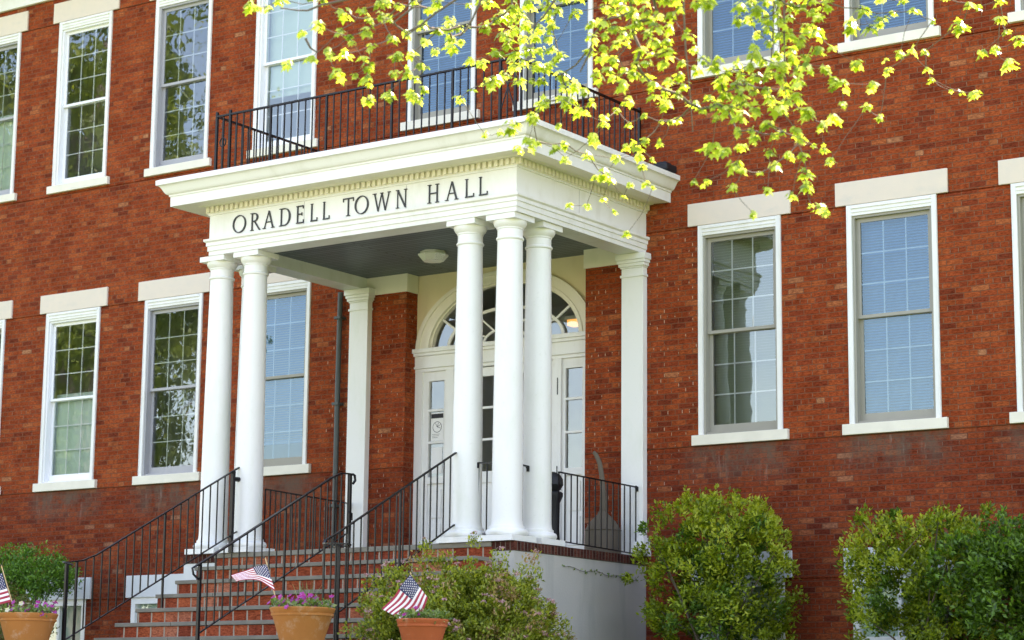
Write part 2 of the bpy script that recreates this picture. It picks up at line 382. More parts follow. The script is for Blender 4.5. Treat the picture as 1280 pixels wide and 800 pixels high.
def slats(m, x0, x1, z0, z1, y, pitch=.034, tilt=.6):
    n = int((z1-z0)/pitch); h = .0105*math.cos(tilt)+.0085; dy = .012*math.sin(tilt)
    for i in range(n):
        z = z0+pitch*(i+.5)
        m.face([(x0, y-dy, z-h), (x1, y-dy, z-h), (x1, y+dy, z+h), (x0, y+dy, z+h)])
def window(cx, z0, z1, style, blind, upper):
    x0, x1 = cx-HW, cx+HW
    cas = MB(); W = .064; T = .13
    # brickmould casing standing just proud of the brick
    cas.box(x0, x0+W, -.022, .02, z0, z1); cas.box(x1-W, x1, -.022, .02, z0, z1); cas.box(x0+W, x1-W, -.018, .02, z1-T, z1)
    cas.box(x0, x0+W-.004, .02, .17, z0, z1); cas.box(x1-W+.004, x1, .02, .17, z0, z1); cas.box(x0+W-.004, x1-W+.004, .02, .17, z1-T+.004, z1)
    cas.box(x0+W, x1-W, -.034, -.018, z1-.045, z1-.012); cas.box(x0+W+.002, x1-W-.002, -.028, -.018, z1-.092, z1-.078)
    cas.box(x0+.004, x0+.016, -.029, -.022, z0+.01, z1-.01); cas.box(x1-.016, x1-.004, -.029, -.022, z0+.01, z1-.01)
    casing = bp(cas, 'window', M['white'], .003)
    a, b = x0+W, x1-W; top = z1-T; mid = (z0+top)/2+.03
    fm = M[{'white': 'vinyl', 'taupe': 'taupe', 'grey': 'greyframe'}[style]]
    # storm frame / jamb lining
    j = MB(); jw = .03
    j.box(a-.003, a+jw, .004, .17, z0, top+.003); j.box(b-jw, b+.003, .004, .17, z0, top+.003); j.box(a+jw, b-jw, .004, .17, top-jw, top+.003); j.box(a+jw, b-jw, .02, .17, z0, z0+.03)
    bp(j, 'jamb', fm, .002, casing)
    a += jw; b -= jw; top -= jw; zb = z0+.03
    S = .05
    for (c0, c1, yy) in ((mid-.02, top, .055), (zb, mid+.02, .10)):
        s = MB(); up = yy < .08; br = .04 if up else .10; tr = .05 if up else .045
        s.box(a, a+S, yy, yy+.035, c0, c1); s.box(b-S, b, yy, yy+.035, c0, c1)
        s.box(a+S, b-S, yy, yy+.035, c0, c0+br); s.box(a+S, b-S, yy, yy+.035, c1-tr, c1)
        gx0, gx1, g0, g1 = a+S, b-S, c0+br, c1-tr
        sash = bp(s, 'sash', fm, .002, casing)
        mu = MB(); mw = .015
        for k in (1, 2):
            x = gx0+(gx1-gx0)*k/3; mu.box(x-mw/2, x+mw/2, yy+.016, yy+.028, g0, g1)
            z = g0+(g1-g0)*k/3; mu.box(gx0, gx1, yy+.0175, yy+.0265, z-mw/2, z+mw/2)
        bp(mu, 'muntins', M['vinyl'] if style == 'white' else M['muntin'], 0, casing)
        g = MB(); tx = random.uniform(-.004, .004); tz = random.uniform(-.004, .004)
        g.face([(gx0-.005, yy+.012-tx-tz, g0-.005), (gx1+.005, yy+.012+tx-tz, g0-.005), (gx1+.005, yy+.012+tx+tz, g1+.005), (gx0-.005, yy+.012-tx+tz, g1+.005)])
        bp(g, 'glass', M['glass_screen'] if style == 'taupe' and (blind or '').startswith('blue') else M['glass'], 0, casing)
    if blind:
        m = MB(); low = zb+.06 if blind != 'blue_high' else zb+.34
        if blind == 'shade': m.face([(a, .185, mid-.5), (b, .185, mid-.5), (b, .185, top), (a, .185, top)])
        elif blind == 'shade_low': m.face([(a, .185, zb), (b, .185, zb), (b, .185, mid+.1), (a, .185, mid+.1)])
        else: slats(m, a+.01, b-.01, low, top, .19, tilt=1.0 if blind.startswith('blue') else .5); m.box(a+.01, b-.01, .175, .205, low-.03, low)
        bp(m, 'blind', M['blind_green'] if blind == 'green' else M['shade'] if blind.startswith('shade') else M['blind_sky_tint'], 0, casing)
    return casing
M['muntin'] = simple('grey_muntin', (.52, .56, .55), .5, .05)
def lintel(cx, z0, z1, parent):
    m = MB(); w = .72; e = random.uniform(-.01, .01); m.box(cx-w, cx+w+e, -.028, .05, z0+.001, z1); bp(m, 'lintel', M['stone'], .005, parent)
def sill(cx, z0, z1, parent):
    m = MB(); m.box(cx-.66, cx+.66, -.055, .06, z0, z1-.001); bp(m, 'sill', M['sillstone'], .005, parent)
lowstyle = [('taupe', None), ('white', 'shade_low'), ('grey', None), ('taupe', 'blue_high'), ('taupe', 'green'), ('taupe', 'blue'), ('taupe', 'green')]
upstyle = [('grey', 'shade_low'), ('white', None), ('grey', None), ('white', 'shade'), ('taupe', 'blue'), ('taupe', 'blue'), ('taupe', 'blue'), ('taupe', 'blue'), ('taupe', 'blue')]
for x, (st, bl) in zip(LOWC, lowstyle):
    w = window(x, .127, 2.75, st, bl, False); lintel(x, 2.752, 3.04, w); sill(x, 0, .127, w)
for x, (st, bl) in zip(UPC, upstyle):
    w = window(x, 4.765, 7.42, st, bl, True); lintel(x, 7.422, 7.75, w); sill(x, 4.645, 4.765, w)
for x in BASC:
    m = MB(); x0, x1 = x-HW, x+HW
    m.box(x0, x0+.08, -.01, .1, -2.42, -1.64); m.box(x1-.08, x1, -.01, .1, -2.42, -1.64); m.box(x0+.08, x1-.08, -.01, .1, -1.73, -1.64); m.box(x0+.08, x1-.08, -.01, .1, -2.42, -2.34); m.box(x-.025, x+.025, .01, .09, -2.34, -1.73)
    w = bp(m, 'basement_window', M['white'], .003)
    g = MB(); g.face([(x0+.08, .06, -2.34), (x1-.08, .06, -2.34), (x1-.08, .06, -1.73), (x0+.08, .06, -1.73)]); bp(g, 'glass', M['glass'], 0, w)
    g = MB(); g.face([(x0+.08, .1, -2.34), (x1-.08, .1, -2.34), (x1-.08, .1, -1.73), (x0+.08, .1, -1.73)]); bp(g, 'curtain', M['shade'], 0, w)
    m = MB(); m.box(x-.68, x+.68, -.03, .05, -1.64, -1.32); bp(m, 'lintel', M['stucco2'], .005, w)

# downpipe and flashing
m = MB(); m.tube([(-10.72, -.065, 2.478), (-10.72, -.075, 1.2), (-10.72, -.075, -1.0), (-10.72, -.075, -2.6)], .037, 12)
for z in (2.1, .9, -.5, -1.9): m.box(-10.775, -10.665, -.13, -.001, z, z+.035)
bp(m, 'downpipe', M['pipe'])
m = MB(); m.box(-5.62, -5.34, -.26, -.001, 3.47, 3.56); m.box(-5.60, -5.42, -.16, -.001, 3.56, 3.61)
bp(m, 'roof_flashing', M['rubber'], .02)

# ---------------------------------------------------------------- portico
XL, XR, D = -10.6, -5.8, 2.87
def sweepU(prof, mi=0, m=None):
    m = m or MB()
    def ring(o, z): return [(XL-o, 0, z), (XL-o, -D-o, z), (XR+o, -D-o, z), (XR+o, 0, z)]
    for (o0, z0), (o1, z1) in zip(prof[:-1], prof[1:]):
        A = ring(o0, z0); Bq = ring(o1, z1)
        for i in range(3): m.face([A[i], A[i+1], Bq[i+1], Bq[i]], mi)
    return m
por = bp(sweepU([(-.31, 2.638), (-.31, 2.48), (0, 2.48), (0, 2.535), (.014, 2.537), (.014, 2.60), (.028, 2.602), (.028, 2.645), (.052, 2.662), (.055, 2.69), (0, 2.694), (0, 3.0), (.018, 3.004), (.018, 3.022), (.03, 3.024)]), 'entablature', M['white'])
m = sweepU([(.03, 3.024), (.03, 3.105), (.10, 3.108), (.115, 3.118), (.36, 3.104), (.36, 3.12)])
bp(m, 'dentil_backing', M['cream'], 0, por)  # cream tone here paints in warm light bounced up under the cornice
m = sweepU([(.36, 3.10), (.362, 3.225), (.375, 3.228), (.378, 3.25)])
for i in range(9):
    pass
cy = [(.378, 3.25)]
for i in range(1, 13):
    u = i/12; cy.append((.378+.115*u, 3.25+.115*(u+.14*math.sin(2*math.pi*u)*-1)))
cy += [(.50, 3.368), (.502, 3.43), (.47, 3.445), (-.3, 3.475)]
crown = sweepU(cy, m=m); bp(crown, 'cornice', M['white'], 0, por)
sp = .0815; path = []          # one continuous crenellated band round the three sides
def dent(p, q, nrm, lead):
    p = Vector(p); q = Vector(q); L_ = (q-p).length; d = (q-p)/L_; n = int(L_/sp); st = L_/n; o_ = Vector(nrm)
    for i in range(n):
        a0 = p+d*(st*i+(st-.045)/2); a1 = a0+d*.045
        for c_, off in ((a0, 0), (a0, .034), (a1, .034), (a1, 0)): path.append(((c_+o_*off), c_-o_*.004))
e = .031
dent((XL-e, -.004), (XL-e, -D-e), (-1, 0), 0); path.append((Vector((XL-e, -D-e)), Vector((XL-e+.004, -D-e+.004))))
dent((XL-e, -D-e), (XR+e, -D-e), (0, -1), 0); path.append((Vector((XR+e, -D-e)), Vector((XR+e-.004, -D-e+.004))))
dent((XR+e, -D-e), (XR+e, -.004), (1, 0), 0)
m = MB(); m.grid([[(q.x, q.y, 3.034) for p, q in path], [(p.x, p.y, 3.034) for p, q in path], [(p.x, p.y, 3.105) for p, q in path]], smooth=False)
bp(m, 'dentils', M['cream'], 0, por)  # yellow of the bounced light put into the dentil colour
m = MB()
for x in (-9.02, -7.42): m.box(x, x+.006, -D-.002, -D, 2.70, 2.995)
for y in (-1.55,): m.box(XR, XR+.002, y, y+.006, 2.70, 2.995)
bp(m, 'board_joints', M['greyframe'], 0, por)
m = MB(); m.face([(XL+.3, .25, 2.638), (XR-.3, .25, 2.638), (XR-.3, -D+.31, 2.638), (XL+.3, -D+.31, 2.638)]); bp(m, 'porch_ceiling', M['ceiling'], 0, por)
m = MB(); m.box(XL-.25, XR+.25, -D-.25, -.001, 3.40, 3.472); bp(m, 'flat_roof', M['rubber'], 0, por)
# beam over the piers and the plastered recess
m = MB(); m.box(-10.285, -9.59, -.02, -.001, 2.39, 2.637); m.box(-9.609, -9.59, -.001, .23, 2.39, 2.637); bp(m, 'pier_cap', M['cream'], .003, por)
m = MB(); m.box(-6.73, -6.115, -.02, -.001, 2.39, 2.637); m.box(-6.73, -6.711, -.001, .23, 2.39, 2.637); bp(m, 'pier_cap', M['cream'], .003, por)

def column(cx, cy_):
    m = MB()
    m.box(cx-.245, cx+.245, cy_-.245, cy_+.245, -1.328, -1.262)
    pr = [(.20, -1.262)]
    for i in range(9):
        a = -math.pi/2+math.pi*i/8; pr.append((.212+.033*math.cos(a), -1.222+.038*math.sin(a)))
    pr += [(.204, -1.184), (.204, -1.150), (.190, -1.146), (.183, -1.12), (.179, -1.08)]
    for i in range(17):
        u = i/16; pr.append((.178-.030*(u**1.6), -1.05+3.22*u))
    pr += [(.149, 2.185), (.162, 2.193), (.166, 2.205), (.162, 2.217), (.150, 2.225), (.149, 2.31), (.158, 2.317), (.158, 2.33), (.165, 2.338), (.182, 2.355), (.195, 2.38), (.198, 2.405), (.198, 2.412)]
    m.lathe(pr, cx, cy_, 40)
    m.box(cx-.205, cx+.205, cy_-.205, cy_+.205, 2.412, 2.478)
    bp(m, 'column', M['column'])
for p in ((-10.555, -2.655), (-9.98, -2.655), (-10.55, -2.05), (-6.61, -2.655), (-6.035, -2.655), (-6.035, -2.06)): column(*p)
for cx in (-10.36, -5.945):
    m = MB(); w = .16
    m.box(cx-w, cx+w, -.10, -.001, -1.1, 2.2); m.box(cx-w-.015, cx+w+.015, -.115, -.001, 2.185, 2.215); m.box(cx-w, cx+w, -.10, -.001, 2.215, 2.3)
    for k, (e, z0, z1) in enumerate(((.012, 2.3, 2.32), (.03, 2.32, 2.36), (.045, 2.36, 2.40), (.06, 2.40, 2.478))): m.box(cx-w-e, cx+w+e, -.10-e, -.001, z0, z1)
    m.box(cx-w-.02, cx+w+.02, -.12, -.001, -1.15, -1.1); m.box(cx-w-.045, cx+w+.045, -.145, -.001, -1.24, -1.15); m.box(cx-w-.06, cx+w+.06, -.16, -.001, -1.328, -1.24)
    bp(m, 'pilaster', M['column'], .004)

# ---------------------------------------------------------------- entrance
EY = .245; CX = -8.16; SZ = 1.61
def ell(a, b, n=48, t0=0, t1=math.pi): return [(CX+a*math.cos(t0+(t1-t0)*i/n), SZ+b*math.sin(t0+(t1-t0)*i/n)) for i in range(n+1)]
m = MB()
# plaster above the arch
o = ell(1.215, .80); X = [(-6.70, SZ)]+o+[(-9.62, SZ)]
pts = ell(1.215, .80)
for (xa, za), (xb, zb_) in zip(pts[:-1], pts[1:]): m.face([(xb, EY, zb_), (xa, EY, za), (xa, EY, 2.64), (xb, EY, 2.64)])
m.face([(pts[0][0], EY, SZ), (-6.7, EY, SZ), (-6.7, EY, 2.64), (pts[0][0], EY, 2.64)]); m.face([(-9.62, EY, SZ), (pts[-1][0], EY, SZ), (pts[-1][0], EY, 2.64), (-9.62, EY, 2.64)])
rec = bp(m, 'arch_wall', M['plaster'])
def arcband(m, a0, b0, a1, b1, y0, y1, n=48, t0=0, t1=math.pi):
    P = ell(a0, b0, n, t0, t1); Q = ell(a1, b1, n, t0, t1)
    for i in range(n):
        p, q, r, s = P[i], P[i+1], Q[i+1], Q[i]
        m.face([(p[0], y0, p[1]), (s[0], y0, s[1]), (r[0], y0, r[1]), (q[0], y0, q[1])])
        m.face([(s[0], y0, s[1]), (s[0], y1, s[1]), (r[0], y1, r[1]), (r[0], y0, r[1])])
        m.face([(p[0], y0, p[1]), (q[0], y0, q[1]), (q[0], y1, q[1]), (p[0], y1, p[1])])
m = MB(); arcband(m, 1.215, .80, 1.43, .955, EY-.03, EY); arcband(m, 1.37, .91, 1.435, .96, EY-.05, EY-.03); arcband(m, 1.215, .80, 1.27, .84, EY-.045, EY-.03); arcband(m, 1.19, .78, 1.215, .80, EY+.0, EY+.08)
bp(m, 'arch_trim', M['cream'], 0, rec)
m = MB(); a_i, b_i = .93, .46
arcband(m, a_i-.02, b_i-.02, a_i+.02, b_i+.02, EY+.02, EY+.05); arcband(m, .33, .17, .36, .2, EY+.02, EY+.05)
for k in range(1, 6):
    th = math.pi*k/6; c, s = math.cos(th), math.sin(th)
    p = (CX+(a_i)*c, EY+.036, SZ+b_i*s); q = (CX+1.2*c, EY+.036, SZ+.79*s); m.bar(p, q, .026, .028)
    if k % 1 == 0: m.bar((CX+.34*c, EY+.038, SZ+.18*s), p, .022, .022)
bp(m, 'fanlight_bars', M['white'], 0, rec)
g = MB(); P = ell(1.21, .795); g.face([(x, EY+.065, z) for x, z in P]); bp(g, 'fanlight_glass', M['glass'], 0, rec)
# transom entablature and door frame
m = MB()
m.box(-9.61, -6.71, EY-.10, EY+.10, 1.555, 1.61); m.box(-9.61, -6.71, EY-.07, EY+.10, 1.515, 1.555); m.box(-9.61, -6.71, EY-.035, EY+.10, 1.37, 1.515); m.box(-9.61, -6.71, EY-.055, EY+.10, 1.345, 1.37); m.box(-9.61, -6.71, EY-.025, EY+.10, 1.30, 1.345)
for s in (-1, 1):
    def bx(u0, u1, y0, y1, z0, z1):
        a, b = CX+s*u0, CX+s*u1; m.box(min(a, b), max(a, b), y0, y1, z0, z1)
    bx(1.33, 1.45, EY-.02, EY+.10, -1.33, 1.30)      # outer casing
    bx(1.24, 1.33, EY+.015, EY+.08, -1.33, 1.30)     # sidelight stile
    bx(.93, .98, EY+.015, EY+.08, -1.33, 1.30)
    bx(.98, 1.24, EY+.015, EY+.08, 1.17, 1.30)
    for z in (.77, .335): bx(.98, 1.24, EY+.02, EY+.075, z-.016, z+.016)
    bx(.98, 1.24, EY+.015, EY+.08, -.22, -.13); bx(.98, 1.24, EY+.045, EY+.07, -1.2, -.22); bx(.98, 1.24, EY+.015, EY+.08, -1.33, -1.2)
    bx(1.02, 1.20, EY+.03, EY+.045, -1.12, -.75); bx(1.02, 1.20, EY+.03, EY+.045, -.68, -.30)
    bx(.80, .93, EY-.02, EY+.10, -1.33, 1.30)        # mullion post
fr = bp(m, 'door_surround', M['white'], .003)
for s in (-1, 1):
    g = MB(); a, b = sorted((CX+s*.98, CX+s*1.24)); g.face([(a, EY+.05, -.13), (b, EY+.05, -.13), (b, EY+.05, 1.17), (a, EY+.05, 1.17)]); bp(g, 'sidelight_glass', M['glass'], 0, fr)
m = MB()
for z in (1.05, .95, -.1, -.2, .45): m.box(CX+.872, CX+.884, EY-.028, EY-.02, z-.12*(z != .45), z)
bp(m, 'hinges', M['pipe'], 0, fr)
# door knobs, notice sheets
m = MB(); nx = CX-1.11; m.box(nx-.105, nx+.105, EY+.044, EY+.048, .36, .74); nt = bp(m, 'notice_sheet', M['paper'], 0, fr)
m = MB(); m.box(nx-.10, nx+.10, EY+.040, EY+.0435, .665, .725)
for i in range(40):
    a0, a1 = 2*math.pi*i/40, 2*math.pi*(i+1)/40
    m.face([(nx+r*math.cos(a), EY+.0425, .545+r*math.sin(a)) for r, a in ((.068, a0), (.075, a0), (.075, a1), (.068, a1))])
for a in (.5, 1.2, 2.1, -.3): m.bar((nx, EY+.0425, .545), (nx+.06*math.cos(a), EY+.0425, .545+.06*math.sin(a)), .002, .005)
for k in range(3): m.box(nx-.08, nx+.05-.02*k, EY+.0415, EY+.0435, .445-.022*k, .449-.022*k)
bp(m, 'notice_print', M['ink'], 0, fr)
m = MB(); m.box(nx-.09, nx+.09, EY+.044, EY+.048, -.08, .27); bp(m, 'lower_sheet', M['paper'], 0, fr)
for s in (-1, 1):
    m = MB(); a, b = sorted((CX+s*.008, CX+s*.80)); y0, y1 = EY+.02, EY+.065
    m.box(a, a+.12, y0, y1, -1.32, 1.29); m.box(b-.12, b, y0, y1, -1.32, 1.29); m.box(a+.12, b-.12, y0, y1, 1.17, 1.29); m.box(a+.12, b-.12, y0, y1, -.25, -.10); m.box(a+.12, b-.12, y0+.02, y1-.01, -1.1, -.25); m.box(a+.12, b-.12, y0, y1, -1.32, -1.1)
    for z in (.325, .75): m.box(a+.12, b-.12, y0+.005, y1-.005, z-.016, z+.016)
    m.box((a+b)/2-.012, (a+b)/2+.012, y0+.006, y1-.006, -.10, 1.17)
    m.box(a+.17, b-.17, y0+.008, y0+.02, -1.03, -.32)
    dr = bp(m, 'door', M['white'], .003)
    g = MB(); g.face([(a+.12, y0+.02, -.10), (b-.12, y0+.02, -.10), (b-.12, y0+.02, 1.17), (a+.12, y0+.02, 1.17)]); bp(g, 'glass', M['glass'], 0, dr)
    m = MB(); hx = CX+s*.07; m.tube([(hx, y0-.05, -.25), (hx, y0-.05, .0)], .012); m.tube([(hx, y0, -.22), (hx, y0-.05, -.22)], .01); m.tube([(hx, y0, -.03), (hx, y0-.05, -.03)], .01); bp(m, 'handle', M['iron'], 0, dr)
# warm lamp seen inside through the fanlight
t = NT('lamp_glow'); e = t.a('Emission'); e.inputs[0].default_value = (1, .45, .10, 1); e.inputs[1].default_value = .32; t.link(e.outputs[0], t.out.inputs[0])
lt = thing('hall_lamp', 'glowing warm lamp inside the hall seen through the fanlight', 'lamp', (-7.55, 1.6, 2.05))
m = MB(); m.box(-.45, .6, -.08, .08, -.05, .03); m.build('lamp_tube', t.m, lt)
m = MB(); m.box(-.48, .48, -.1, .1, .03, .08); m.tube([(0, 0, .08), (0, 0, .95)], .01); m.build('lamp_housing', M['white'], lt)

# porch base and floor
m = MB(); m.box(-10.33, XR-.0, -2.84, -.001, -2.9, -1.442); m2 = bp(m, 'porch_base', M['stucco'])
m = MB(); m.box(-10.86, -10.334, -2.84, -.001, -2.9, -1.442); bp(m, 'porch_base_end', M['stucco2'], 0, m2)
m = MB(); m.box(-10.87, -10.334, -2.85, -.003, -1.44, -1.332); bp(m, 'brick_edge', M['soldier'], .004, m2)
m = MB(); m.box(-6.10, -5.79, -2.85, -.003, -1.44, -1.332); bp(m, 'brick_edge', M['soldier'], .004, m2)
m = MB(); m.box(-10.33, -6.104, -2.87, .24, -1.39, -1.33); bp(m, 'porch_floor', M['bluestone'], .006, m2)

# steps
ST = thing('entrance_steps', 'wide brick entrance steps with bluestone treads below the portico', 'steps', (-8.2, -4, -2.625))
for k in range(1, 8):
    z = -1.33-.185*k; y = -2.87-.33*k
    if k < 7:
        m = MB(); x = -10.35
        cuts = [-10.35, -9.2+random.uniform(-.3, .3), -7.7+random.uniform(-.3, .3), -6.08]
        for a, b in zip(cuts[:-1], cuts[1:]): m.box(a+.004, b-.004, y, y+.36, z-.046, z)
        reparent(m.build('tread', M['bluestone'], None, .005), ST)
    m = MB(); m.face([(-10.33, y+.355, z), (-6.1, y+.355, z), (-6.1, y+.355, z+.131), (-10.33, y+.355, z+.137)], uv=[(-10.33+.1*(k % 2), .012), (-6.1+.1*(k % 2), .012), (-6.1+.1*(k % 2), .149), (-10.33+.1*(k % 2), .149)])
    for x in (-10.33, -6.1): m.face([(x, y+.355, -2.7), (x, -2.85, -2.7), (x, -2.85, z+.131), (x, y+.355, z+.137)])
    reparent(m.build('riser', M['stepbrick']), ST)

# ---------------------------------------------------------------- lettering
def stroke(m, p, q, w, h=.0):      # flat bar in glyph plane (x, z)
    p = Vector(p); q = Vector(q); t_ = (q-p).normalized(); n_ = Vector((-t_.y, t_.x))*w/2
    return [p+n_, p-n_, q-n_, q+n_]
def glyph(ch):
    """polygons in unit height; width given by caller scaling 0..1 in x"""
    T, t_ = .115, .062; P = []
    def S(x, z, w=.2): P.append(('r', x-w/2, x+w/2, z-.017, z+.017))
    def V(x, z0=0, z1=1, w=T): P.append(('r', x-w/2, x+w/2, z0, z1))
    def H(x0, x1, z, w=t_): P.append(('r', x0, x1, z-w/2, z+w/2))
    def L(a, b, w): P.append(('l', a, b, w))
    if ch == 'O': P.append(('o', .5, .5, .5, .515))
    if ch == 'L': V(.22); S(.22, .98, .3); H(.1, .9, .03); V(.93, 0, .2, .05)
    if ch == 'E': V(.2); H(.05, .9, .97); H(.05, .95, .03); H(.2, .75, .52); V(.9, .82, 1, .05); V(.95, 0, .2, .05); V(.75, .43, .61, .04)
    if ch == 'H': V(.18); V(.82); H(.18, .82, .52); [S(x, z, .3) for x in (.18, .82) for z in (.017, .983)]
    if ch == 'T': V(.5); H(.0, 1, .97); V(.02, .8, 1, .045); V(.98, .8, 1, .045); S(.5, .017, .36)
    if ch == 'A': L((.14, 0), (.5, 1), .055); L((.86, 0), (.5, 1), .115); H(.27, .72, .36, .05); S(.13, .017, .24); S(.86, .017, .28)
    if ch == 'N': V(.15, 0, 1, .055); V(.85, 0, 1, .055); L((.15, 1), (.85, 0), .12); S(.13, .983, .26); S(.15, .017, .26); S(.85, .983, .26)
    if ch == 'W': L((.08, 1), (.3, 0), .085); L((.3, 0), (.5, 1), .045); L((.5, 1), (.72, 0), .085); L((.72, 0), (.93, 1), .045); S(.08, .983, .2); S(.5, .983, .16); S(.93, .983, .16)
    if ch == 'R': V(.18); S(.18, .017, .32); P.append(('d', .18, .8, .5, 1.0)); L((.45, .5), (.98, 0), .115); S(.1, .983, .2); S(.97, .017, .14)
    if ch == 'D': V(.16); P.append(('d', .16, 1.0, 0, 1.0)); S(.07, .017, .2); S(.07, .983, .2)
    return P
def letter(ch, x0, x1, z0, h, y, parent):
    m = MB(); w = x1-x0; y1 = y-.014
    k = w/h
    def poly(pts, dy=0):
        F = [(x0+a*w, y1-dy, z0+b*h) for a, b in pts]; G = [(a, y, c) for a, _, c in F]
        m.face(F)
        for i in range(len(F)): j = (i+1) % len(F); m.face([F[i], G[i], G[j], F[j]])
    q = 0
    for g in glyph(ch):
        q += .0006
        if g[0] == 'r':
            a, b, c, d = g[1:]
            if b-a < .25 and d-c > .15: mid_ = (a+b)/2; hw = (b-a)/2*(.62/k if k < 1.2 else .5); a, b = mid_-hw, mid_+hw
            poly([(a, c), (b, c), (b, d), (a, d)], q)
        elif g[0] == 'l':
            a, b, wd = g[1:]; hw = wd/2*(.75/k if k < 1.2 else .7)
            poly([(a[0]-hw, a[1]), (a[0]+hw, a[1]), (b[0]+hw, b[1]), (b[0]-hw, b[1])], q)
        elif g[0] == 'o':
            cx, cz, rx, rz = g[1:]; n = 36
            for i in range(n):
                c = []
                for a in (2*math.pi*i/n, 2*math.pi*(i+1)/n):
                    tk = .045+.05*abs(math.cos(a+.25)); c.append(((cx+(rx)*math.cos(a), cz+rz*math.sin(a)), (cx+(rx-tk/ k)*math.cos(a), cz+(rz-tk)*math.sin(a))))
                poly([c[0][0], c[1][0], c[1][1], c[0][1]], q)
        elif g[0] == 'd':
            xa, xb, za, zb_ = g[1:]; n = 18; cz = (za+zb_)/2; rz = (zb_-za)/2; fl = xa+(xb-xa)*.35
            out = [(xa, zb_)]; inn = [(xa, zb_-.055)]
            for i in range(n+1):
                a = math.pi/2-math.pi*i/n; tk = .055+.055*math.cos(a)
                out.append((fl+(xb-fl)*math.cos(a), cz+rz*math.sin(a))); inn.append((fl+(xb-fl-tk/k)*math.cos(a), cz+(rz-.055)*math.sin(a)))
            out.append((xa, za)); inn.append((xa, za+.055))
            for i in range(len(out)-1): poly([out[i], out[i+1], inn[i+1], inn[i]], q)
    o = m.build('letter_'+ch.lower(), M['dark'], None); reparent(o, parent); return o
SG = thing('sign_lettering', 'dark serif letters reading ORADELL TOWN HALL across the white frieze', 'sign', (-8.2, -2.87, 2.7))
txt = [('O', 290.5, 306.9), ('R', 312.5, 324.4), ('A', 328, 342.9), ('D', 349, 362.5), ('E', 369.6, 379.3), ('L', 387, 396.5), ('L', 402.5, 411.7),
       ('T', 428.3, 441.3), ('O', 442.9, 460.1), ('W', 465.8, 487.2), ('N', 494.4, 508.5), ('H', 533.6, 548.6), ('A', 556, 572.6), ('L', 580, 592.5), ('L', 597.4, 609.4)]
for ch, a, b in txt:
    yy = 284-(a-290)*.143; letter(ch, at(a, yy, -2.885).x, at(b, yy, -2.885).x, 2.722, .225, -2.871, SG)

# ---------------------------------------------------------------- iron railings
def railing(name, label, path_top, path_bot, along, spacing, posts=(), w=.013, group=None, extra=None, top_r=(.032, .014), zfloor=None, ends=()):
    """path_top / path_bot: polylines; along = axis index (0 or 1) the balusters step along"""
    p0 = Vector(path_top[0]); T = thing(name, label, 'railing', (p0.x, p0.y, -1.33 if p0.z < 1 else 3.47), group)
    m = MB()
    for a, b in zip(path_top[:-1], path_top[1:]): m.bar(a, b, *top_r)
    m.lathe
    reparent(m.build('handrail', M['iron'], None), T)
    m = MB()
    for a, b in zip(path_bot[:-1], path_bot[1:]): m.bar(a, b, .026, .011)
    reparent(m.build('bottom_rail', M['iron']), T)
    def zat(path, s):
        for a, b in zip(path[:-1], path[1:]):
            lo, hi = sorted((a[along], b[along]))
            if lo-1e-6 <= s <= hi+1e-6:
                u = (s-a[along])/((b[along]-a[along]) or 1); return Vector(a).lerp(Vector(b), u)
        e = min((path[0], path[-1]), key=lambda q: abs(q[along]-s)); v = Vector(e); v[along] = s; return v
    lo = max(min(q[along] for q in path_top), min(q[along] for q in path_bot)); hi = min(max(q[along] for q in path_top), max(q[along] for q in path_bot))
    n = max(1, round((hi-lo)/spacing))
    for i in range(n+1):
        s = lo+(hi-lo)*i/n
        if any(abs(s-q[0]) < spacing*.3 for q in posts): continue
        a, b = zat(path_top, s), zat(path_bot, s)
        m = MB(); m.bar(a, (b.x, b.y, b.z-.004), w); reparent(m.build('baluster', M['iron']), T)
    for q in posts:
        a, b = zat(path_top, q[0]), zat(path_bot, q[0]); zb_ = q[1]
        m = MB(); m.bar(a, (b.x, b.y, zb_), q[2] if len(q) > 2 else .03)
        if len(q) > 3: m.box(a.x-.05, a.x+.05, a.y-.05, a.y+.05, zb_, zb_+.012)
        reparent(m.build('post', M['iron']), T)
    if extra: extra(T)
    return T
def knob(T, pts, name='bracket', r=.012):
    m = MB(); m.tube(pts, r, 8); reparent(m.build(name, M['iron']), T)
gS = 'black iron railings of the entrance steps'
def eL(T):
    knob(T, [(-10, -5.66, -1.628), (-9.97, -5.74, -1.63), (-9.9, -5.76, -1.64), (-9.86, -5.70, -1.66)])
    knob(T, [(-10, -2.79, -.25), (-10, -2.75, -.25), (-10, -2.74, -.31)], r=.02)
    knob(T, [(-10, -2.815, -1.05), (-10, -2.79, -1.03), (-10, -2.785, -.98)])
    knob(T, [(-10.0, -2.92, -.42), (-9.99, -2.83, -.42)], r=.03)
railing('stair_railing', 'left stair railing whose top end meets the left pair of columns', [(-10, -2.79, -.25), (-10, -5.20, -1.51), (-10, -5.42, -1.59), (-10, -5.68, -1.628)],
        [(-10, -2.82, -1.06), (-10, -5.62, -2.485)], 1, .127, posts=((-5.66, -2.625, .028), (-5.50, -2.625, .024), (-4.10, -2.07, .022), (-2.93, -1.33, .045), (-5.65, -2.625, .03)), extra=eL)
def eM(T):
    knob(T, [(-8.2, -2.80, -.448), (-8.2, -2.76, -.46), (-8.2, -2.75, -.52), (-8.2, -2.79, -.56)], r=.016)
    knob(T, [(-8.2, -5.45, -1.70), (-8.2, -5.52, -1.735), (-8.2, -5.5, -1.80), (-8.2, -5.42, -1.85)], r=.013)
    knob(T, [(-8.2, -2.86, -.9), (-8.2, -2.80, -.92), (-8.2, -2.80, -1.0)], r=.013)
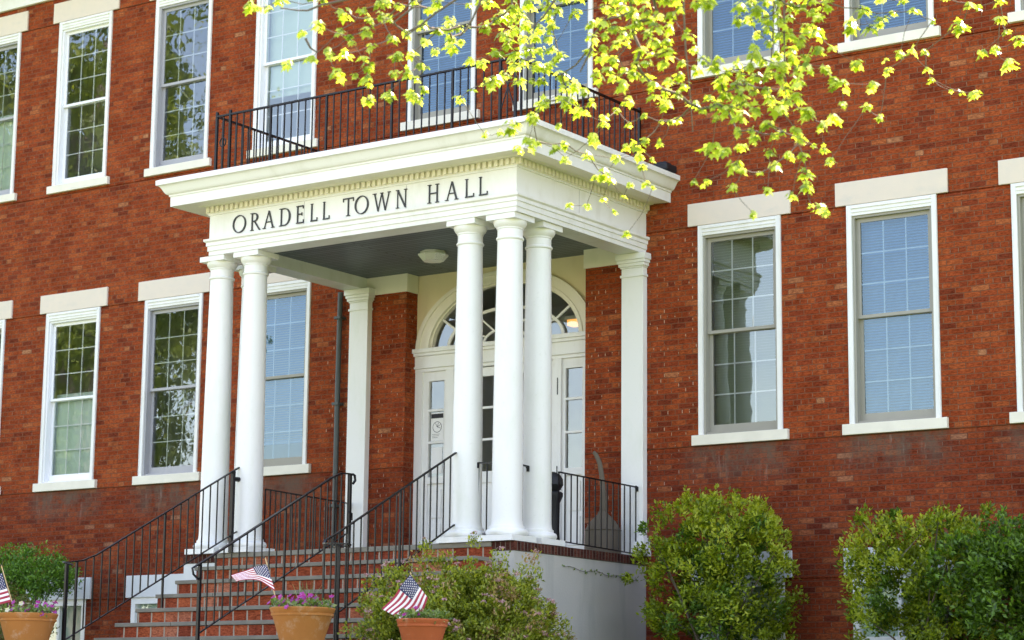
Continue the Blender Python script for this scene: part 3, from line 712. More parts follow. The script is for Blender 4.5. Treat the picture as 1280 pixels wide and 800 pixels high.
railing('stair_railing', 'middle stair railing with bent top end, running down behind the centre flower pot', [(-8.2, -2.80, -.448), (-8.2, -3.02, -.455), (-8.2, -3.20, -.53), (-8.2, -5.20, -1.575), (-8.2, -5.45, -1.70)],
        [(-8.2, -2.88, -1.16), (-8.2, -5.40, -2.44)], 1, .127, posts=((-2.84, -1.33, .03), (-4.0, -2.07, .022), (-5.40, -2.625, .034, 1)), extra=eM, top_r=(.04, .016))
def eR(T):
    c = Vector((-6.47, -5.13, -1.53)); pts = []
    for i in range(22):
        a = math.pi+ i*.28; r = .18-.004*i; pts.append((c.x+r*math.cos(a), c.y-.0+r*math.sin(a)*.8, -1.50-.0015*i))
    m = MB()
    for a, b in zip(pts[:-1], pts[1:]): m.bar(a, b, .034, .016)
    reparent(m.build('volute', M['iron']), T)
    m = MB(); m.tube([(c.x, c.y, -1.5), (c.x, c.y, -2.625)], .022, 10); m.box(c.x-.06, c.x+.06, c.y-.06, c.y+.06, -2.625, -2.605); reparent(m.build('newel', M['iron']), T)
    for i in (3, 7, 11, 15):
        p = pts[i]; m = MB(); m.bar((p[0], p[1], -1.5), (p[0], p[1], -2.62), .014); reparent(m.build('baluster', M['iron']), T)
    knob(T, [(-6.65, -2.74, -.238), (-6.65, -2.70, -.235), (-6.65, -2.69, -.29)], r=.02)
    knob(T, [(-6.65, -2.80, -1.10), (-6.65, -2.775, -1.07), (-6.65, -2.77, -1.0)])
railing('stair_railing', 'right stair railing ending at its foot in a coiled volute', [(-6.65, -2.73, -.235), (-6.65, -4.95, -1.375), (-6.65, -5.13, -1.455), (-6.65, -5.16, -1.50)],
        [(-6.65, -2.80, -1.10), (-6.65, -5.25, -2.40)], 1, .127, posts=((-3.85, -1.9, .022),), extra=eR)
gP = 'short porch railings between the columns'
railing('porch_railing', 'long porch side railing between the right columns and the right pilaster', [(-5.87, -1.84, -.455), (-5.87, -.13, -.475)], [(-5.87, -1.84, -1.26), (-5.87, -.13, -1.30)], 1, .132,
        extra=lambda T: knob(T, [(-5.87, -.13, -.475), (-5.87, -.1, -.48), (-5.87, -.1, -.53)], r=.02))
railing('porch_railing', 'porch side railing between the left columns and the left pilaster', [(-10.42, -1.84, -.43), (-10.42, -.13, -.47)], [(-10.42, -1.84, -1.26), (-10.42, -.13, -1.29)], 1, .10,
        extra=lambda T: knob(T, [(-10.42, -.16, -.47), (-10.42, -.11, -.48), (-10.42, -.11, -.55)], r=.022))
def eF(T): knob(T, [(-6.44, -2.66, -.40), (-6.44, -2.68, -.40), (-6.44, -2.68, -.46)], r=.016)
railing('porch_railing', 'tiny porch railing filling the front gap of the right column cluster', [(-6.44, -2.66, -.395), (-6.2, -2.66, -.415)], [(-6.44, -2.66, -1.22), (-6.2, -2.66, -1.23)], 0, .12, extra=eF)
def eG(T): knob(T, [(-6.035, -2.26, -.43), (-6.035, -2.24, -.43), (-6.035, -2.24, -.48)], r=.02)
railing('porch_railing', 'tiny porch railing in the side gap of the right column cluster', [(-6.035, -2.49, -.41), (-6.035, -2.22, -.42)], [(-6.035, -2.49, -1.24), (-6.035, -2.22, -1.24)], 1, .13, extra=eG)
# balcony railing round the portico roof
BT, BB = 4.345, 3.56; bx0, bx1, by = -10.60, -5.88, -2.80
Tb = thing('balcony_railing', 'long black iron balcony railing round the flat portico roof', 'railing', (-8.2, -2.8, 3.475))
tops = [(bx0, -.02, BT-.03), (bx0, by, BT-.01), (bx1, by, BT+.01), (bx1, -.02, BT)]
m = MB()
for a, b in zip(tops[:-1], tops[1:]): m.bar(a, b, .04, .02)
reparent(m.build('handrail', M['iron']), Tb)
m = MB()
for a, b in zip(tops[:-1], tops[1:]): m.bar((a[0], a[1], BB), (b[0], b[1], BB), .028, .012)
reparent(m.build('bottom_rail', M['iron']), Tb)
def bal(x, y, z, w=.013, nm='baluster', z0=BB):
    m = MB(); m.bar((x, y, z), (x, y, z0), w); reparent(m.build(nm, M['iron']), Tb)
n = 41
for i in range(1, n):
    x = bx0+(bx1-bx0)*i/n; bal(x, by, BT, .026 if i in (8, 16, 25, 33) else .014, 'post' if i in (8, 16, 25, 33) else 'baluster', 3.475 if i in (8, 16, 25, 33) else BB)
for xx in (bx0, bx1):
    for i in range(1, 23):
        y = by-(by+.02)*i/23; bal(xx, y, BT-.01, .024 if i in (1, 12) else .014, 'post' if i in (1, 12) else 'baluster', 3.475 if i in (1, 12) else BB)
for x, y in ((bx0, by), (bx0+.23, by), (bx1, by), (bx1-.22, by), (bx0, -.04), (bx1, -.04)): bal(x, y, BT+.05, .032, 'corner_post', 3.475)
m = MB(); m.tube([(bx0+.11+.05*math.cos(a*.5236), by, 3.98+.06*math.sin(a*.5236)) for a in range(13)], .009, 6, cap=False); reparent(m.build('ring_ornament', M['iron']), Tb)
m = MB(); cx_ = bx1-.11
for s in (-1, 1):
    m.bar((cx_+s*.1, by, 4.3), (cx_, by, 4.02), .012); m.bar((cx_+s*.1, by, 4.02-.28), (cx_, by, 4.02), .012)
reparent(m.build('diamond_ornament', M['iron']), Tb)

# ---------------------------------------------------------------- porch things
lc = thing('ceiling_light', 'octagonal frosted glass light fixed flush to the dark porch ceiling', 'lamp', (-8.45, -.95, 2.638))
m = MB(); m.lathe([(0, 0), (.17, 0), (.175, -.02), (.165, -.03), (.15, -.03)], 0, 0, 8); m.build('base', M['white'], lc)
m = MB(); m.lathe([(.15, -.028), (.20, -.035), (.20, -.05), (.135, -.125), (.06, -.13), (0, -.13)], 0, 0, 8)
for i in range(len(m.sm)): m.sm[i] = False
m.build('glass_shade', M['frost'], lc)
ur = thing('smokers_post', 'beige cigarette receptacle with conical shoulder and long bent neck on the porch', 'ash bin', (-6.24, -.30, -1.33))
m = MB(); m.lathe([(0, 0), (.19, 0), (.225, .02), (.225, .30), (.215, .34), (.15, .44), (.07, .52), (.05, .56)], 0, 0, 24); m.build('bin_body', M['urn'], ur)
m = MB(); m.tube([(0, 0, .53), (0, 0, .80), (-.02, 0, 1.0), (-.05, 0, 1.15), (-.10, 0, 1.26), (-.14, 0, 1.30)], [.045, .036, .031, .029, .027, .022], 12); m.build('neck', M['urn'], ur)
m = MB(); m.lathe([(.226, .31), (.232, .318), (.226, .326)], 0, 0, 24); m.build('seam', M['urn'], ur)
bk = thing('black_post', 'black round topped post standing on the porch behind the right columns', 'post', (-6.56, -.95, -1.33))
m = MB(); m.lathe([(0, 0), (.13, 0), (.13, .04), (.10, .08), (.09, .3), (.095, .62), (.13, .70), (.13, .74), (.10, .76)], 0, 0, 24); m.build('post_body', M['rubber'], bk)
m = MB(); m.lathe([(.06, .75), (.10, .78), (.135, .84), (.13, .91), (.09, .97), (.03, 1.0), (0, 1.0)], 0, 0, 24); m.build('round_top', M['rubber'], bk)

# ---------------------------------------------------------------- leaves
def rnd_unit(up=0):
    while True:
        v = Vector((random.uniform(-1, 1), random.uniform(-1, 1), random.uniform(-1, 1)))
        if .05 < v.length < 1: v.normalize(); return v
def leaflet(m, p, d, n, L, W, mi=0):     # small folded leaf: two triangles-quads
    s = d.cross(n).normalized()*W/2; f = n.normalized()*W*.18
    b = len(m.v); m.v += [tuple(p), tuple(p+d*L*.45+s+f), tuple(p+d*L), tuple(p+d*L*.45-s+f)]
    m.f.append((b, b+1, b+2)); m.f.append((b, b+2, b+3))
    for _ in range(2): m.uv.append([(0, 0)]*3); m.mi.append(mi); m.sm.append(False)
def bush(name, label, cat, center, rad, nclump, per, L, mats, base, seed, tipmat=None, flower=None, hollow=.35, cr=.13, skirt=0, shape=1.0, updir=.5, group=None, stems=9):
    rs = random.getstate(); random.seed(seed)
    T = thing(name, label, cat, (center[0], center[1], base), group)
    C = Vector(center); R = Vector(rad); m = MB(); fl = MB()
    ph = [random.uniform(0, 6.28) for _ in range(8)]
    def lump(u):
        a = math.atan2(u.y, u.x); return 1+.10*math.sin(3*a+ph[0]+2*u.z)+.08*math.sin(5*a+ph[1]-3*u.z)+.08*math.sin(4*u.z+ph[2]+a*2)
    cl = []
    for i in range(nclump):
        u = rnd_unit(); r = hollow+(1-hollow)*random.random()**.45
        if random.random() < .3: r = random.random()
        r *= lump(u)
        if random.random() < .10: r *= random.uniform(1.05, 1.18)
        p = Vector((math.copysign(abs(u.x)**shape, u.x)*R.x, math.copysign(abs(u.y)**shape, u.y)*R.y, math.copysign(abs(u.z)**shape, u.z)*R.z))*r
        q = C+p
        if q.z < base+.08 or (shape < 1 and q.z < base+.55 and random.random() < .55): continue
        cl.append((q, u, r))
    for q, u, r in cl:
        k = random.uniform(.6, 1.3)*cr; out = (u+Vector((0, 0, updir))).normalized()
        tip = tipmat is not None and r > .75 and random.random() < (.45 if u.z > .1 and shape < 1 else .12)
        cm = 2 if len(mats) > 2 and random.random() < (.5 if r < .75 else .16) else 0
        for j in range(per):
            o_ = rnd_unit()*random.random()**.5*k; p = q+o_
            d = (rnd_unit()*.8+out*.7).normalized(); n = (rnd_unit()*.7+out+Vector((0, 0, .5))).normalized()
            mi = 1 if (tip and len(mats) > 1 and random.random() < .8) else cm
            leaflet(m, p, d, n, L*random.uniform(.7, 1.3), L*.5*random.uniform(.8, 1.2), mi)
        if flower and r > .82 and u.z > -.35 and random.random() < .42:
            fc = q+out*k*.9
            for j in range(26):
                o_ = rnd_unit(); o_.z = abs(o_.z)*.5; p = fc+o_*random.uniform(.2, 1)*.045
                leaflet(fl, p, rnd_unit(), (o_+Vector((0, 0, 1))).normalized(), .02, .02)
    if shape < 1:            # fresh upright shoots breaking the outline
        for i in range(34):
            a = random.uniform(0, 6.28); rr = random.uniform(.2, 1)**.5*.92; zz = math.sqrt(max(0, 1-rr**2.4)); b0 = C+Vector((math.cos(a)*rr*R.x, math.sin(a)*rr*R.y, zz*R.z*.92)); h = random.uniform(.08, .24); dr = Vector((random.uniform(-.35, .35), random.uniform(-.3, .3), 1)).normalized()
            for j in range(34):
                u_ = random.random(); p = b0+dr*h*u_+rnd_unit()*.045*(1.2-u_); leaflet(m, p, (dr+rnd_unit()*1.0).normalized(), rnd_unit(), L*random.uniform(.7, 1.1), L*.5, 1 if len(mats) > 1 else 0)
    reparent(m.build('foliage', mats), T)
    if fl.v: reparent(fl.build('flower_heads', flower), T)
    s = MB()
    for i in range(stems):
        e = random.choice(cl)[0]; b0 = Vector((C.x+random.uniform(-.18, .18)*R.x*1.2, C.y+random.uniform(-.2, .2)*R.y, base-.02)); mid = b0.lerp(e, .5)+Vector((random.uniform(-.05, .05), 0, .08))
        s.tube([b0, mid, e], [.016, .011, .005], 6)
    for i in range(stems*4):
        a = random.choice(cl)[0]; b = random.choice(cl)[0]
        if (a-b).length < .6: s.tube([a, b], [.005, .003], 5)
    reparent(s.build('stems', M['twig']), T)
    random.setstate(rs); return T
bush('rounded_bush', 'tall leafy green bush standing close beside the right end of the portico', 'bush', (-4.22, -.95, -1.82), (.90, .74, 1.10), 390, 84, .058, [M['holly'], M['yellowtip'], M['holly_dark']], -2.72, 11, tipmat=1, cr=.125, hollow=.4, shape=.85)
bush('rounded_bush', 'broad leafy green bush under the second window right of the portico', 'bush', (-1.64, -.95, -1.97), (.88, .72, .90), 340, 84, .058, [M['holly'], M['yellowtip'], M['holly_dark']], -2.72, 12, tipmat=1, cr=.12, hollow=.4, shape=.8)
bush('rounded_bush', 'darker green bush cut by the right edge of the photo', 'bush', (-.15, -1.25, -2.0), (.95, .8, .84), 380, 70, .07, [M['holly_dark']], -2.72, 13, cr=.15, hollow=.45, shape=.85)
bush('spirea_bush', 'low yellow green flowering bush with pinkish flower heads in front of the stucco base', 'bush', (-5.45, -4.35, -2.46), (1.08, .95, .73), 1350, 66, .046, [M['spirea'], M['spirea_tip']], -2.72, 14, tipmat=1, flower=M['spirea_flower'], cr=.10, hollow=.55, updir=.9, stems=14)
bush('evergreen_shrub', 'dark green tufted evergreen shrub at the left edge below the window', 'bush', (-15.6, -1.2, -1.36), (.95, .7, .34), 95, 130, .05, [M['cedar']], -2.72, 15, cr=.19, hollow=.4, updir=1.1, stems=16)
bush('low_shrub', 'low brownish shrub at the left edge beneath the evergreen', 'bush', (-15.3, -2.2, -2.05), (1.1, .7, .42), 150, 50, .05, [M['shrub_brown']], -2.72, 16, cr=.16)
# small vine trailing on the stucco
vn = thing('vine_sprig', 'thin green vine sprig trailing across the grey stucco wall', 'plant', (-5.79, -1.5, -1.6))
m = MB(); s = MB(); pts = []
for i in range(15):
    p = Vector((-5.785, -1.85+.115*i, -1.565+.018*math.sin(i*1.3)-.004*i)); pts.append(p)
    for j in range(2 if i < 4 else 4): leaflet(m, p+rnd_unit()*.02, rnd_unit(), Vector((1, -.3, .3)), .034, .022)
s.tube(pts, .003, 5); reparent(m.build('vine_leaves', M['potleaf']), vn); reparent(s.build('vine_stem', M['twig']), vn)

# ---------------------------------------------------------------- flower pots
def potz(c): return -2.625 if -10.6 < c[0] < -5.8 else gz(c[1])
def pot(label, c, R, H, mat, seed, flowers=True, grass=False):
    random.seed(seed)
    zb = potz(c); T = thing('flower_pot', label, 'flower pot', (c[0], c[1], zb))
    m = MB(); k = R
    m.lathe([(0, .01), (.62*k, .01), (.64*k, .03), (.90*k, H*.78), (.91*k, H*.79), (.95*k, H*.80), (.955*k, H*.85), (.935*k, H*.865), (.955*k, H*.88), (1.0*k, H*.985), (.99*k, H), (.95*k, H+.005), (.93*k, H-.005), (.92*k, H-.06), (0, H-.05)], 0, 0, 48)
    m.build('pot_body', mat, T)
    m = MB(); m.lathe([(0, H-.02), (.93*k, H-.035)], 0, 0, 32); m.build('soil', M['soil'], T)
    f = MB(); l = MB(); pl = MB()
    for i in range(420):
        a = random.uniform(0, 6.28); r = R*.98*random.random()**.5; p = Vector((r*math.cos(a), r*math.sin(a), H+random.uniform(-.03, .07)))
        leaflet(l, p, (rnd_unit()+Vector((0, 0, .5))).normalized(), rnd_unit(), .055, .035)
    for i in range(34 if flowers else 7):
        a = random.uniform(0, 6.28); r = R*random.uniform(.3, 1.07); p = Vector((r*math.cos(a), r*math.sin(a), H+random.uniform(.02, .13)-(.05 if r > R else 0)))
        pale = random.random() >= .82; t_ = MB()
        n = (Vector((math.cos(a)*.5, math.sin(a)*.5-.4, .6))+rnd_unit()*.4).normalized(); u = n.orthogonal().normalized(); w = n.cross(u)
        for q in range(5):
            b = q*1.2566; d = u*math.cos(b)+w*math.sin(b); leaflet(t_, p, (d+n*.35).normalized(), n, .036, .034)
        t_.build('bloom', M['petunia_pale' if pale else 'petunia'], T)
    l.build('plant_leaves', M['potleaf'], T)
    if grass:
        g = MB()
        for i in range(26):
            b0 = Vector((random.uniform(-.06, .1), random.uniform(-.05, .05), H)); e = b0+Vector((random.uniform(-.14, .14), random.uniform(-.1, .1), random.uniform(.16, .30)))
            g.tube([b0, b0.lerp(e, .5)+Vector((0, 0, .03)), e], [.004, .003, .001], 4)
        g.build('grass_spikes', M['potleaf'], T)
    return T
pot('tan terracotta flower pot of magenta petunias at the left edge', (-10.22, -6.0), .335, -2.215+2.625, M['terra_tan'], 21)
pot('tan terracotta flower pot of magenta petunias and grass in front of the steps', (-6.21, -6.0), .335, -2.23+2.625, M['terra_tan'], 22, grass=True)
pot('smaller red terracotta flower pot in front of the flowering bush', (-4.60, -6.1), .255, -2.375-gz(-6.1), M['terra_red'], 23, flowers=False)

# ---------------------------------------------------------------- flags
def flag(label, y, P, ptop, pbot, dep=.06, ripple=1.0):
    """P(u,v) -> pixel of the cloth: u 0..1 hoist to fly, v 0..1 top to bottom; turned into real cloth on the plane y with folds in depth"""
    b = at(*pbot, y); T = thing('small_flag', label, 'flag', tuple(b))
    bk_ = Vector((0, .02, 0)); m = MB(); m.tube([at(*ptop, y)+bk_, at((ptop[0]+pbot[0])/2, (ptop[1]+pbot[1])/2, y)+bk_, b+bk_], .006, 8); reparent(m.build('flag_stick', M['wood']), T)
    m = MB(); tp = at(*ptop, y); m.lathe([(0, -.012), (.010, -.004), (.011, .004), (0, .016)], tp.x, tp.y, 10, z0=tp.z); reparent(m.build('stick_tip', M['dark']), T)
    def Q(u, v):
        px, py = P(u, v); d = dep*(math.sin(u*7.5+v*1.2)*u*ripple)
        p = at(px, py, y); return p+Vector((-.25, -1, 0)).normalized()*(d-.008)
    NU, NV = 38, 26; m = MB()
    rows = [[Q(i/NU, j/NV) for i in range(NU+1)] for j in range(NV+1)]
    base = len(m.v)
    for r in rows: m.v += [tuple(p) for p in r]
    for j in range(NV):
        for i in range(NU):
            k = base+j*(NU+1)+i; m.f.append((k, k+1, k+NU+2, k+NU+1)); m.uv.append([(0, 0)]*4)
            canton = i < NU*.4 and j < 14
            m.mi.append(2 if canton else (0 if (j//2) % 2 == 0 else 1)); m.sm.append(True)
    cl = m.build('flag_cloth', [M['flag_red'], M['flag_white'], M['flag_blue']]); reparent(cl, T)
    s = MB(); v0 = 14/26
    for r_ in range(9):
        for c_ in range(6 if r_ % 2 == 0 else 5):
            u = .4*(c_+(.5 if r_ % 2 == 0 else 1.0))/6.0; v = v0*(r_+.7)/9.4
            for side in (1, -1):
                c = Q(u, v); e1 = (Q(u+.02, v)-c).normalized(); e2 = (Q(u, v+.02)-c).normalized(); n = e1.cross(e2).normalized()*side*.0018
                pts = []
                for k in range(10):
                    a = math.pi*k/5; rr = .0085 if k % 2 == 0 else .0038; pts.append(c+n-e2*rr*math.cos(a)+e1*rr*math.sin(a))
                s.face(pts if side > 0 else pts[::-1], uv=[(0, 0)]*10)
    so = s.build('flag_stars', M['flag_white']); so.parent = cl
    return T
def bil(a, b, c, d):     # corners: hoist top, fly top, hoist bottom, fly bottom, with sag
    def P(u, v):
        x = (a[0]*(1-u)+b[0]*u)*(1-v)+(c[0]*(1-u)+d[0]*u)*v; y_ = (a[1]*(1-u)+b[1]*u)*(1-v)+(c[1]*(1-u)+d[1]*u)*v; return x, y_
    return P
def F1(u, v):
    x, y_ = bil((333, 706), (291, 719), (343, 739), (297, 727))(u, v); return x, y_-6*math.sin(math.pi*u)*(.4+.9*v)
def F2(u, v):
    x, y_ = bil((512, 718), (478, 761), (534, 747), (508, 777))(u, v); return x+5*math.sin(math.pi*u)*v, y_+2*math.sin(math.pi*u)*v
def F0(u, v):
    x, y_ = bil((2, 716), (-38, 720), (13, 752), (-30, 752))(u, v); return x, y_+4*math.sin(math.pi*u)
flag('small striped flag blowing left above the centre flower pot', -6.0, F1, (330, 697), (344, 752), .03)
flag('small striped flag hanging down in front of the flowering bush', -6.1, F2, (511, 715), (536, 786), .02)
flag('small striped flag cut by the left edge of the photo', -6.0, F0, (0, 707), (20, 775), .03)

# ---------------------------------------------------------------- maple tree with branches overhead
def maple_leaf(m, p, d, n, L):
    d = d.normalized(); n = (n-d*n.dot(d)).normalized(); s = d.cross(n)
    half = ((0, 0), (.20, -.07), (.46, .03), (.34, .20), (.60, .50), (.27, .50), (.15, .70), (0, 1))
    b = len(m.v); fold = random.uniform(.15, .45); curl = random.uniform(.05, .3)
    def P(x, y_, sg): return p+d*(y_*L)+s*(sg*x*L)-n*(fold*x*L+curl*y_*y_*L*.6)
    R_ = [P(x, y_, 1) for x, y_ in half]; Lf = [P(x, y_, -1) for x, y_ in half[1:-1]]
    m.v += [tuple(q) for q in R_+Lf]
    nR = len(R_)
    m.f.append(tuple(b+i for i in range(nR))); m.uv.append([(0, 0)]*nR); m.mi.append(0); m.sm.append(False)
    f2 = [b, b+nR-1]+[b+nR+i for i in range(len(Lf)-1, -1, -1)]
    m.f.append(tuple(f2)); m.uv.append([(0, 0)]*len(f2)); m.mi.append(0); m.sm.append(False)
CL = """312 10 12,322 14 9,335 13 8,350 3 9,389 0 9,404 3 7,398 36 12,378 43 8,360 82 12,390 76 10,410 69 11,430 72 12,422 96 13,428 19 12,454 16 10,474 7 9,463 28 9,477 22 9,487 26 6,457 41 12,425 42 9,436 49 8,441 55 6,463 61 9,491 51 9,454 77 10,461 86 11,444 96 6,459 103 12,496 73 9,493 94 8,461 128 10,485 122 11,
484 6 10,498 9 8,486 24 8,517 3 8,546 6 12,536 14 8,529 34 11,508 45 9,561 28 10,562 36 10,549 41 10,531 53 9,564 51 10,544 67 9,564 62 12,576 54 6,574 37 7,586 36 5,497 72 9,514 70 9,525 85 8,534 86 5,509 94 10,520 101 8,530 114 8,514 123 12,523 126 8,486 120 11,588 79 9,602 80 10,574 127 9,589 113 5,607 37 10,611 6 12,587 8 6,600 6 8,628 24 12,619 28 9,630 45 14,621 69 12,619 105 14,609 105 8,641 86 11,632 96 10,649 105 10,664 103 7,673 135 9,666 148 9,
679 132 11,712 135 16,726 141 12,667 152 10,698 158 6,640 161 13,625 168 7,606 170 6,661 182 13,648 188 8,672 180 6,694 188 9,706 182 8,706 201 9,742 177 13,755 157 10,755 148 8,735 197 9,771 201 10,755 220 12,744 224 7,763 227 8,784 186 8,796 186 12,800 197 9,815 200 5,806 178 7,824 180 4,802 210 7,787 233 6,808 232 8,816 235 4,780 246 3,754 250 6,734 260 7,712 259 7,769 267 5,784 295 8,805 146 6,786 156 5,770 139 6,827 152 4,838 155 6,847 152 7,
832 134 12,868 134 10,877 140 8,846 153 8,908 142 16,896 149 7,926 150 14,944 140 12,972 138 16,960 160 12,968 172 8,922 168 10,940 166 8,942 176 10,928 187 10,978 169 8,996 168 12,1002 178 9,890 192 17,906 194 12,920 210 13,929 215 7,962 192 9,970 210 12,986 196 9,1004 197 9,951 217 4,916 238 9,868 228 6,883 230 8,960 240 9,990 246 8,1008 220 12,1008 238 12,1024 262 10,1032 268 9,1014 258 4,941 269 6,1017 182 4,1030 188 6,1038 204 9,1008 144 14,1028 160 12,1042 152 12,1054 132 8,
1070 83 11,1052 110 14,1090 110 11,1100 149 8,1084 136 9,1107 76 5,1125 70 9,1140 66 9,1156 67 8,1109 90 8,1159 89 6,1164 102 6,1188 114 3,1201 117 5,1219 121 11,1166 28 7,1199 37 14,1211 8 8,1223 11 7,1249 3 9,1250 28 10,1257 42 6,1274 52 10,1227 70 10,1244 65 9,1260 84 12,1182 0 7,1142 17 9,1116 17 6,1128 3 6,1101 2 8,1078 17 14,1064 37 14,1087 39 12,1033 8 12,1022 28 12,1022 45 12,1001 55 12,1022 67 12,1040 63 9,1008 87 14,1031 87 10,1042 104 12,1101 28 10"""
clusters = [tuple(float(q) for q in s.split()) for s in CL.replace('\n', '').split(',') if s.strip()]
random.seed(5)
def inpoly(x, y_, poly):
    c = False; n = len(poly)
    for i in range(n):
        (x0, y0), (x1, y1) = poly[i], poly[(i+1) % n]
        if (y0 > y_) != (y1 > y_) and x < (x1-x0)*(y_-y0)/(y1-y0)+x0: c = not c
    return c
dense = [(645, -60), (1050, -60), (1010, 60), (1000, 130), (900, 140), (850, 130), (800, 130), (760, 140), (690, 130), (650, 95), (632, 60)]
gaps = [(716, 45, 20), (726, 85, 15), (886, 40, 20), (912, 55, 22), (905, 15, 14), (862, 30, 11), (735, 12, 8), (758, 120, 14), (800, 120, 12), (876, 112, 12), (930, 45, 12), (1000, 30, 7), (850, 65, 10), (670, 20, 8), (780, 30, 9), (820, 95, 9), (780, 75, 9), (690, 112, 10)]
tries = 0; extra = []
while tries < 9000:
    tries += 1; x = random.uniform(630, 1050); y_ = random.uniform(-60, 142)
    if not inpoly(x, y_, dense): continue
    if any((x-a)**2+(y_-b)**2 < (r+5)**2 for a, b, r in gaps): continue
    if any((x-a)**2+(y_-b)**2 < 12.4**2 for a, b, r in extra+clusters): continue
    extra.append((x, y_, random.uniform(8, 13)))
clusters += extra
# canopy above the frame
for i in range(330):
    x = random.uniform(330, 1500); y_ = random.uniform(-330, -25)
    clusters.append((x, y_, random.uniform(9, 14)))
TR = thing('maple_tree', 'maple tree with bright yellow green spring leaves hanging over the top of the photo', 'tree', (5.6, -11.6, gz(-11.6)))
def depth(px, py): return 17.6+.9*math.sin(px*.011+1)+.6*math.sin(py*.02+px*.02)+random.uniform(-.45, .45)
nodes = []
leaf = MB(); tw = MB()
for (px, py, r) in clusters:
    dpt = depth(px, py); nodes.append((atd(px, py-r*.45, dpt), r*dpt/FPX, px, py))
for p, R_, px, py in nodes:
    nl = 4 if R_ < .035 else random.choice((9, 10, 11, 13)); L = max(.05, min(.10, R_*1.08)); a0 = random.uniform(0, 6.28)
    for k in range(nl):
        a = a0+6.283*k/nl+random.uniform(-.4, .4); out = Vector((math.cos(a), math.sin(a), 0))
        droop = random.uniform(.3, 1.9); d = (out-Vector((0, 0, droop))).normalized()
        st = p+out*R_*random.uniform(.1, .7)+Vector((0, 0, random.uniform(-.45, .4)*R_)); n = (Vector((0, 0, 1))+out*.9*droop+rnd_unit()*.25).normalized()
        maple_leaf(leaf, st, d, n, L*random.uniform(.5, 1.1)*.9)
        tw.tube([p, st], .0012, 3, cap=False)
    if random.random() < .7:      # pale bud or drooping extra leaf on top
        maple_leaf(leaf, p+Vector((0, 0, R_*.25)), rnd_unit(), Vector((0, 0, 1)), L*.7)
# scaffold: trunk and limbs
trunk_top = Vector((5.3, -11.4, 3.4))
tm = MB(); b0 = Vector((5.6, -11.6, gz(-11.6)-.1))
tm.tube([b0, b0+Vector((0, 0, .35)), b0+Vector((-.05, .05, 1.6)), Vector((5.45, -11.5, .2)), trunk_top, Vector((5.6, -11.0, 6.5)), Vector((5.2, -10.6, 9.0)), Vector((5.5, -10.2, 11.0))], [.48, .36, .31, .28, .24, .16, .09, .03], 18)
reparent(tm.build('trunk', M['bark']), TR)
lim = MB(); roots = []
def limb(pts, r0, r1):
    n = len(pts)
    P = []
    for a, b in zip(pts[:-1], pts[1:]):
        for k in range(6): P.append(Vector(a).lerp(Vector(b), k/6)+rnd_unit()*.03)
    P.append(Vector(pts[-1])); lim.tube(P, [r0+(r1-r0)*(i/(len(P)-1))**.7 for i in range(len(P))], 9)
    for q in P[3:]: roots.append((q, None))
limb([trunk_top, (3.2, -10.2, 4.5), (0.4, -9.3, 4.55), (-2.4, -8.9, 4.3), (-4.6, -8.6, 4.2), (-5.6, -8.4, 4.2)], .13, .012)
limb([(5.4, -11.3, 2.9), (3.6, -9.6, 3.7), (2.0, -8.6, 3.75), (-.2, -7.9, 3.7), (-1.6, -7.6, 3.5)], .10, .012)
limb([(5.45, -11.2, 4.4), (4.2, -9.0, 5.2), (2.4, -7.4, 5.4), (1.2, -6.6, 5.0)], .09, .012)
limb([(5.5, -11.1, 5.0), (7.0, -9.0, 6.5), (7.6, -7.5, 7.2)], .09, .02)
limb([(5.5, -11.0, 5.6), (4.0, -12.5, 7.4), (2.6, -13.8, 8.0)], .09, .02)
# twigs: grow a tree of shortest links from the limbs down to every leaf cluster
pts = [n[0] for n in nodes]; N = len(pts); best = [(1e9, None)]*N; par = [None]*N; done = [False]*N
for i in range(N):
    d_, q_ = min(((pts[i]-r[0]).length*1.0+.35, k) for k, r in enumerate(roots)); best[i] = (d_, -1-q_)
order = []
for _ in range(N):
    i = min((k for k in range(N) if not done[k]), key=lambda k: best[k][0]); done[i] = True; par[i] = best[i][1]; order.append(i)
    for k in range(N):
        if not done[k]:
            v = pts[k]-pts[i]; d_ = v.length+max(0, v.z)*1.2     # prefer growing downward
            if d_ < best[k][0]: best[k] = (d_, i)
wt = [1]*N
for i in reversed(order):
    if par[i] >= 0: wt[par[i]] += wt[i]
for i in order:
    a = roots[-1-par[i]][0] if par[i] < 0 else pts[par[i]]; b = pts[i]; r = min(.012, .0014+.0009*wt[i]**.55)
    L_ = (b-a).length; mid = a.lerp(b, .5)+Vector((random.uniform(-.05, .05), random.uniform(-.05, .05), -.06+random.uniform(-.04, .04)))*L_
    tw.tube([a, a.lerp(mid, .55)+rnd_unit()*.01*L_, mid, b.lerp(mid, .4)+rnd_unit()*.012*L_, b], [r*1.15, r*1.1, r, r*.95, r*.85], 5, cap=False)
for pl_ in (((853, -60), (855, 20), (857, 60), (862, 110), (866, 165)), ((969, -60), (967, 10), (966, 50), (963, 85)), ((973, -60), (972, 30), (974, 42)), ((981, -60), (980, 30), (981, 90), (986, 135)), ((782, -30), (790, 18), (797, 30), (786, 55), (770, 75)), ((740, 60), (731, 78), (725, 90)), ((700, -10), (680, 20), (662, 38)), ((605, -8), (590, 25), (575, 45)), ((572, -2), (545, 16), (520, 36), (506, 46)), ((528, 0), (505, 18), (490, 30)), ((440, -2), (402, 6), (385, 13), (372, 13), (350, 10)), ((382, 48), (388, 60), (397, 66))):
    P = [atd(x, y_, 17.4) for x, y_ in pl_]; tw.tube(P, [.011-.008*i/len(P) for i in range(len(P))], 6)
